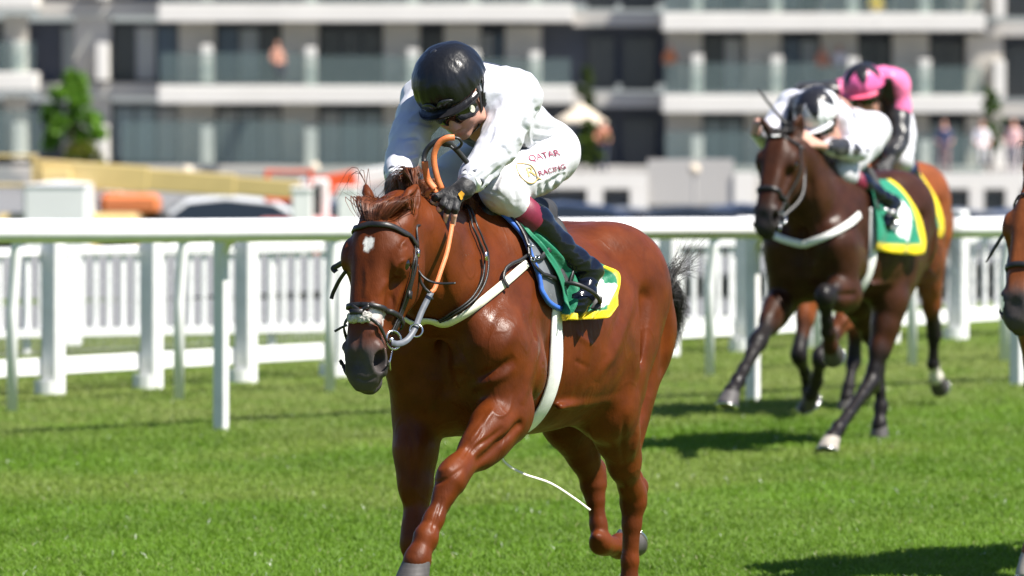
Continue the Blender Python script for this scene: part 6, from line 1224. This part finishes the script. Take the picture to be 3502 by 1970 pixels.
JC = dict(tall=True, pelvis=(.05, .02, 1.77), mid=(.20, .09, 1.86), chest=(.36, .15, 1.935), head=XC(2954, 300, .62), face=(.93, -.05, -.36), up=(.36, -.04, .93),
    ls=XC(3072, 372, .42), le=XC(3075, 478, .52), lw=XC(3045, 545, .66), rs=(.42, -.06, 1.94), re=(.58, -.28, 1.93), rw=(.80, -.14, 1.76),
    lh=(.03, .12, 1.74), lk=XC(3085, 548, .36), la=(.14, .28, 1.38), lt=(.24, .285, 1.27), rh=(.03, -.09, 1.74), rk=(.40, -.20, 1.64), ra=(.14, -.28, 1.38), rt=(.24, -.285, 1.27))
JC['lf'], JC['lth'] = fist(XC(3025, 580, .74), (.8, -.3, -.3), (0, -.5, .8)); JC['rf'], JC['rth'] = fist((.88, -.10, 1.73), (1, .2, -.2), (0, .5, .8))
def silk_c(V, r, R3):
    c = np.repeat(np.array([[.78, .16, .34]]), len(V), 0); d_ = np.full(len(V), 9.0)
    for q in 'lr':
        A_, B_, D_ = (np.array(r.J[q + k]) for k in 'sew')
        for a, b in ((A_ * .55 + B_ * .45, B_), (B_, D_)): t = np.clip((V - a) @ (b - a) / ((b - a) @ (b - a)), 0, 1); d_ = np.minimum(d_, np.linalg.norm(V - a - t[:, None] * (b - a), axis=1))
    k = d_ < .092; c[k] = (.016, .016, .018); rel = V - np.array(r.J['chest']); f_ = rel @ R3[2]; c[(f_ < -.02) & (rel[:, 1] > -.13) & (rel[:, 1] < .13)] = (.016, .016, .018); return c
RC = Rider(FC, JC, dict(silk=silk_c, cap=star_cap((.80, .14, .36), (.016, .016, .018)), peak=(.80, .12, .22), boottop=mat('navy_boot_top', (.02, .03, .11), rough=.5), hh=.008), 'jockey in pink and black silks with a pink star cap, on the hidden bright bay', h=.012)
RC.gloves('lr', False)
JD = {k: v for k, v in JB.items()}; JD['head'] = (.80, .02, 2.02)
JD.update(ls=(.55, .19, 1.92), le=(.70, .24, 1.74), lw=(.92, .10, 1.66), lk=(.52, .19, 1.62), re=(.66, -.12, 1.74), rs=(.50, -.08, 1.88), head=(.70, .10, 2.0)); JD['lf'], JD['lth'] = fist((1.0, .07, 1.64), (1, 0, -.1), (0, -.4, .8)); JD.update(rw=(.92, -.10, 1.66)); JD['rf'], JD['rth'] = fist((1.0, -.07, 1.64), (1, 0, -.1), (0, .4, .8))
RD = Rider(FD, JD, dict(silk=lambda V, r, R3: np.repeat(np.array([[.10, .12, .45]]), len(V), 0), cap=lambda th, ph: np.repeat(np.array([[.10, .12, .45]]), len(th), 0), peak=(.1, .12, .45), hh=.008), 'jockey in blue silks on the bay horse at the right edge', h=.012)
for R_, J_, t_ in ((RB, JB, TB), (RC, JC, TC), (RD, JD, TD)):
    for q, sg in (('l', 1), ('r', -1)):
        an, to = np.array(J_[q + 'a']), np.array(J_[q + 't']); fd = unit(to - an); c = an + fd * .085 + np.array([0, 0, -.012]); a = unit(np.cross(fd, YAX)); a = a if a[2] > 0 else -a; b = MB(); b.tube(crv([c - a * .042 - YAX * .055, c + a * .03 - YAX * .06, c + a * .10, c + a * .03 + YAX * .06, c - a * .042 + YAX * .055], 24), .008, 7); b.ribbon([c - a * .046 - YAX * .058, c - a * .046 + YAX * .058], -a, .05, .010); b.build('stirrup', M['steel'], t_, True)
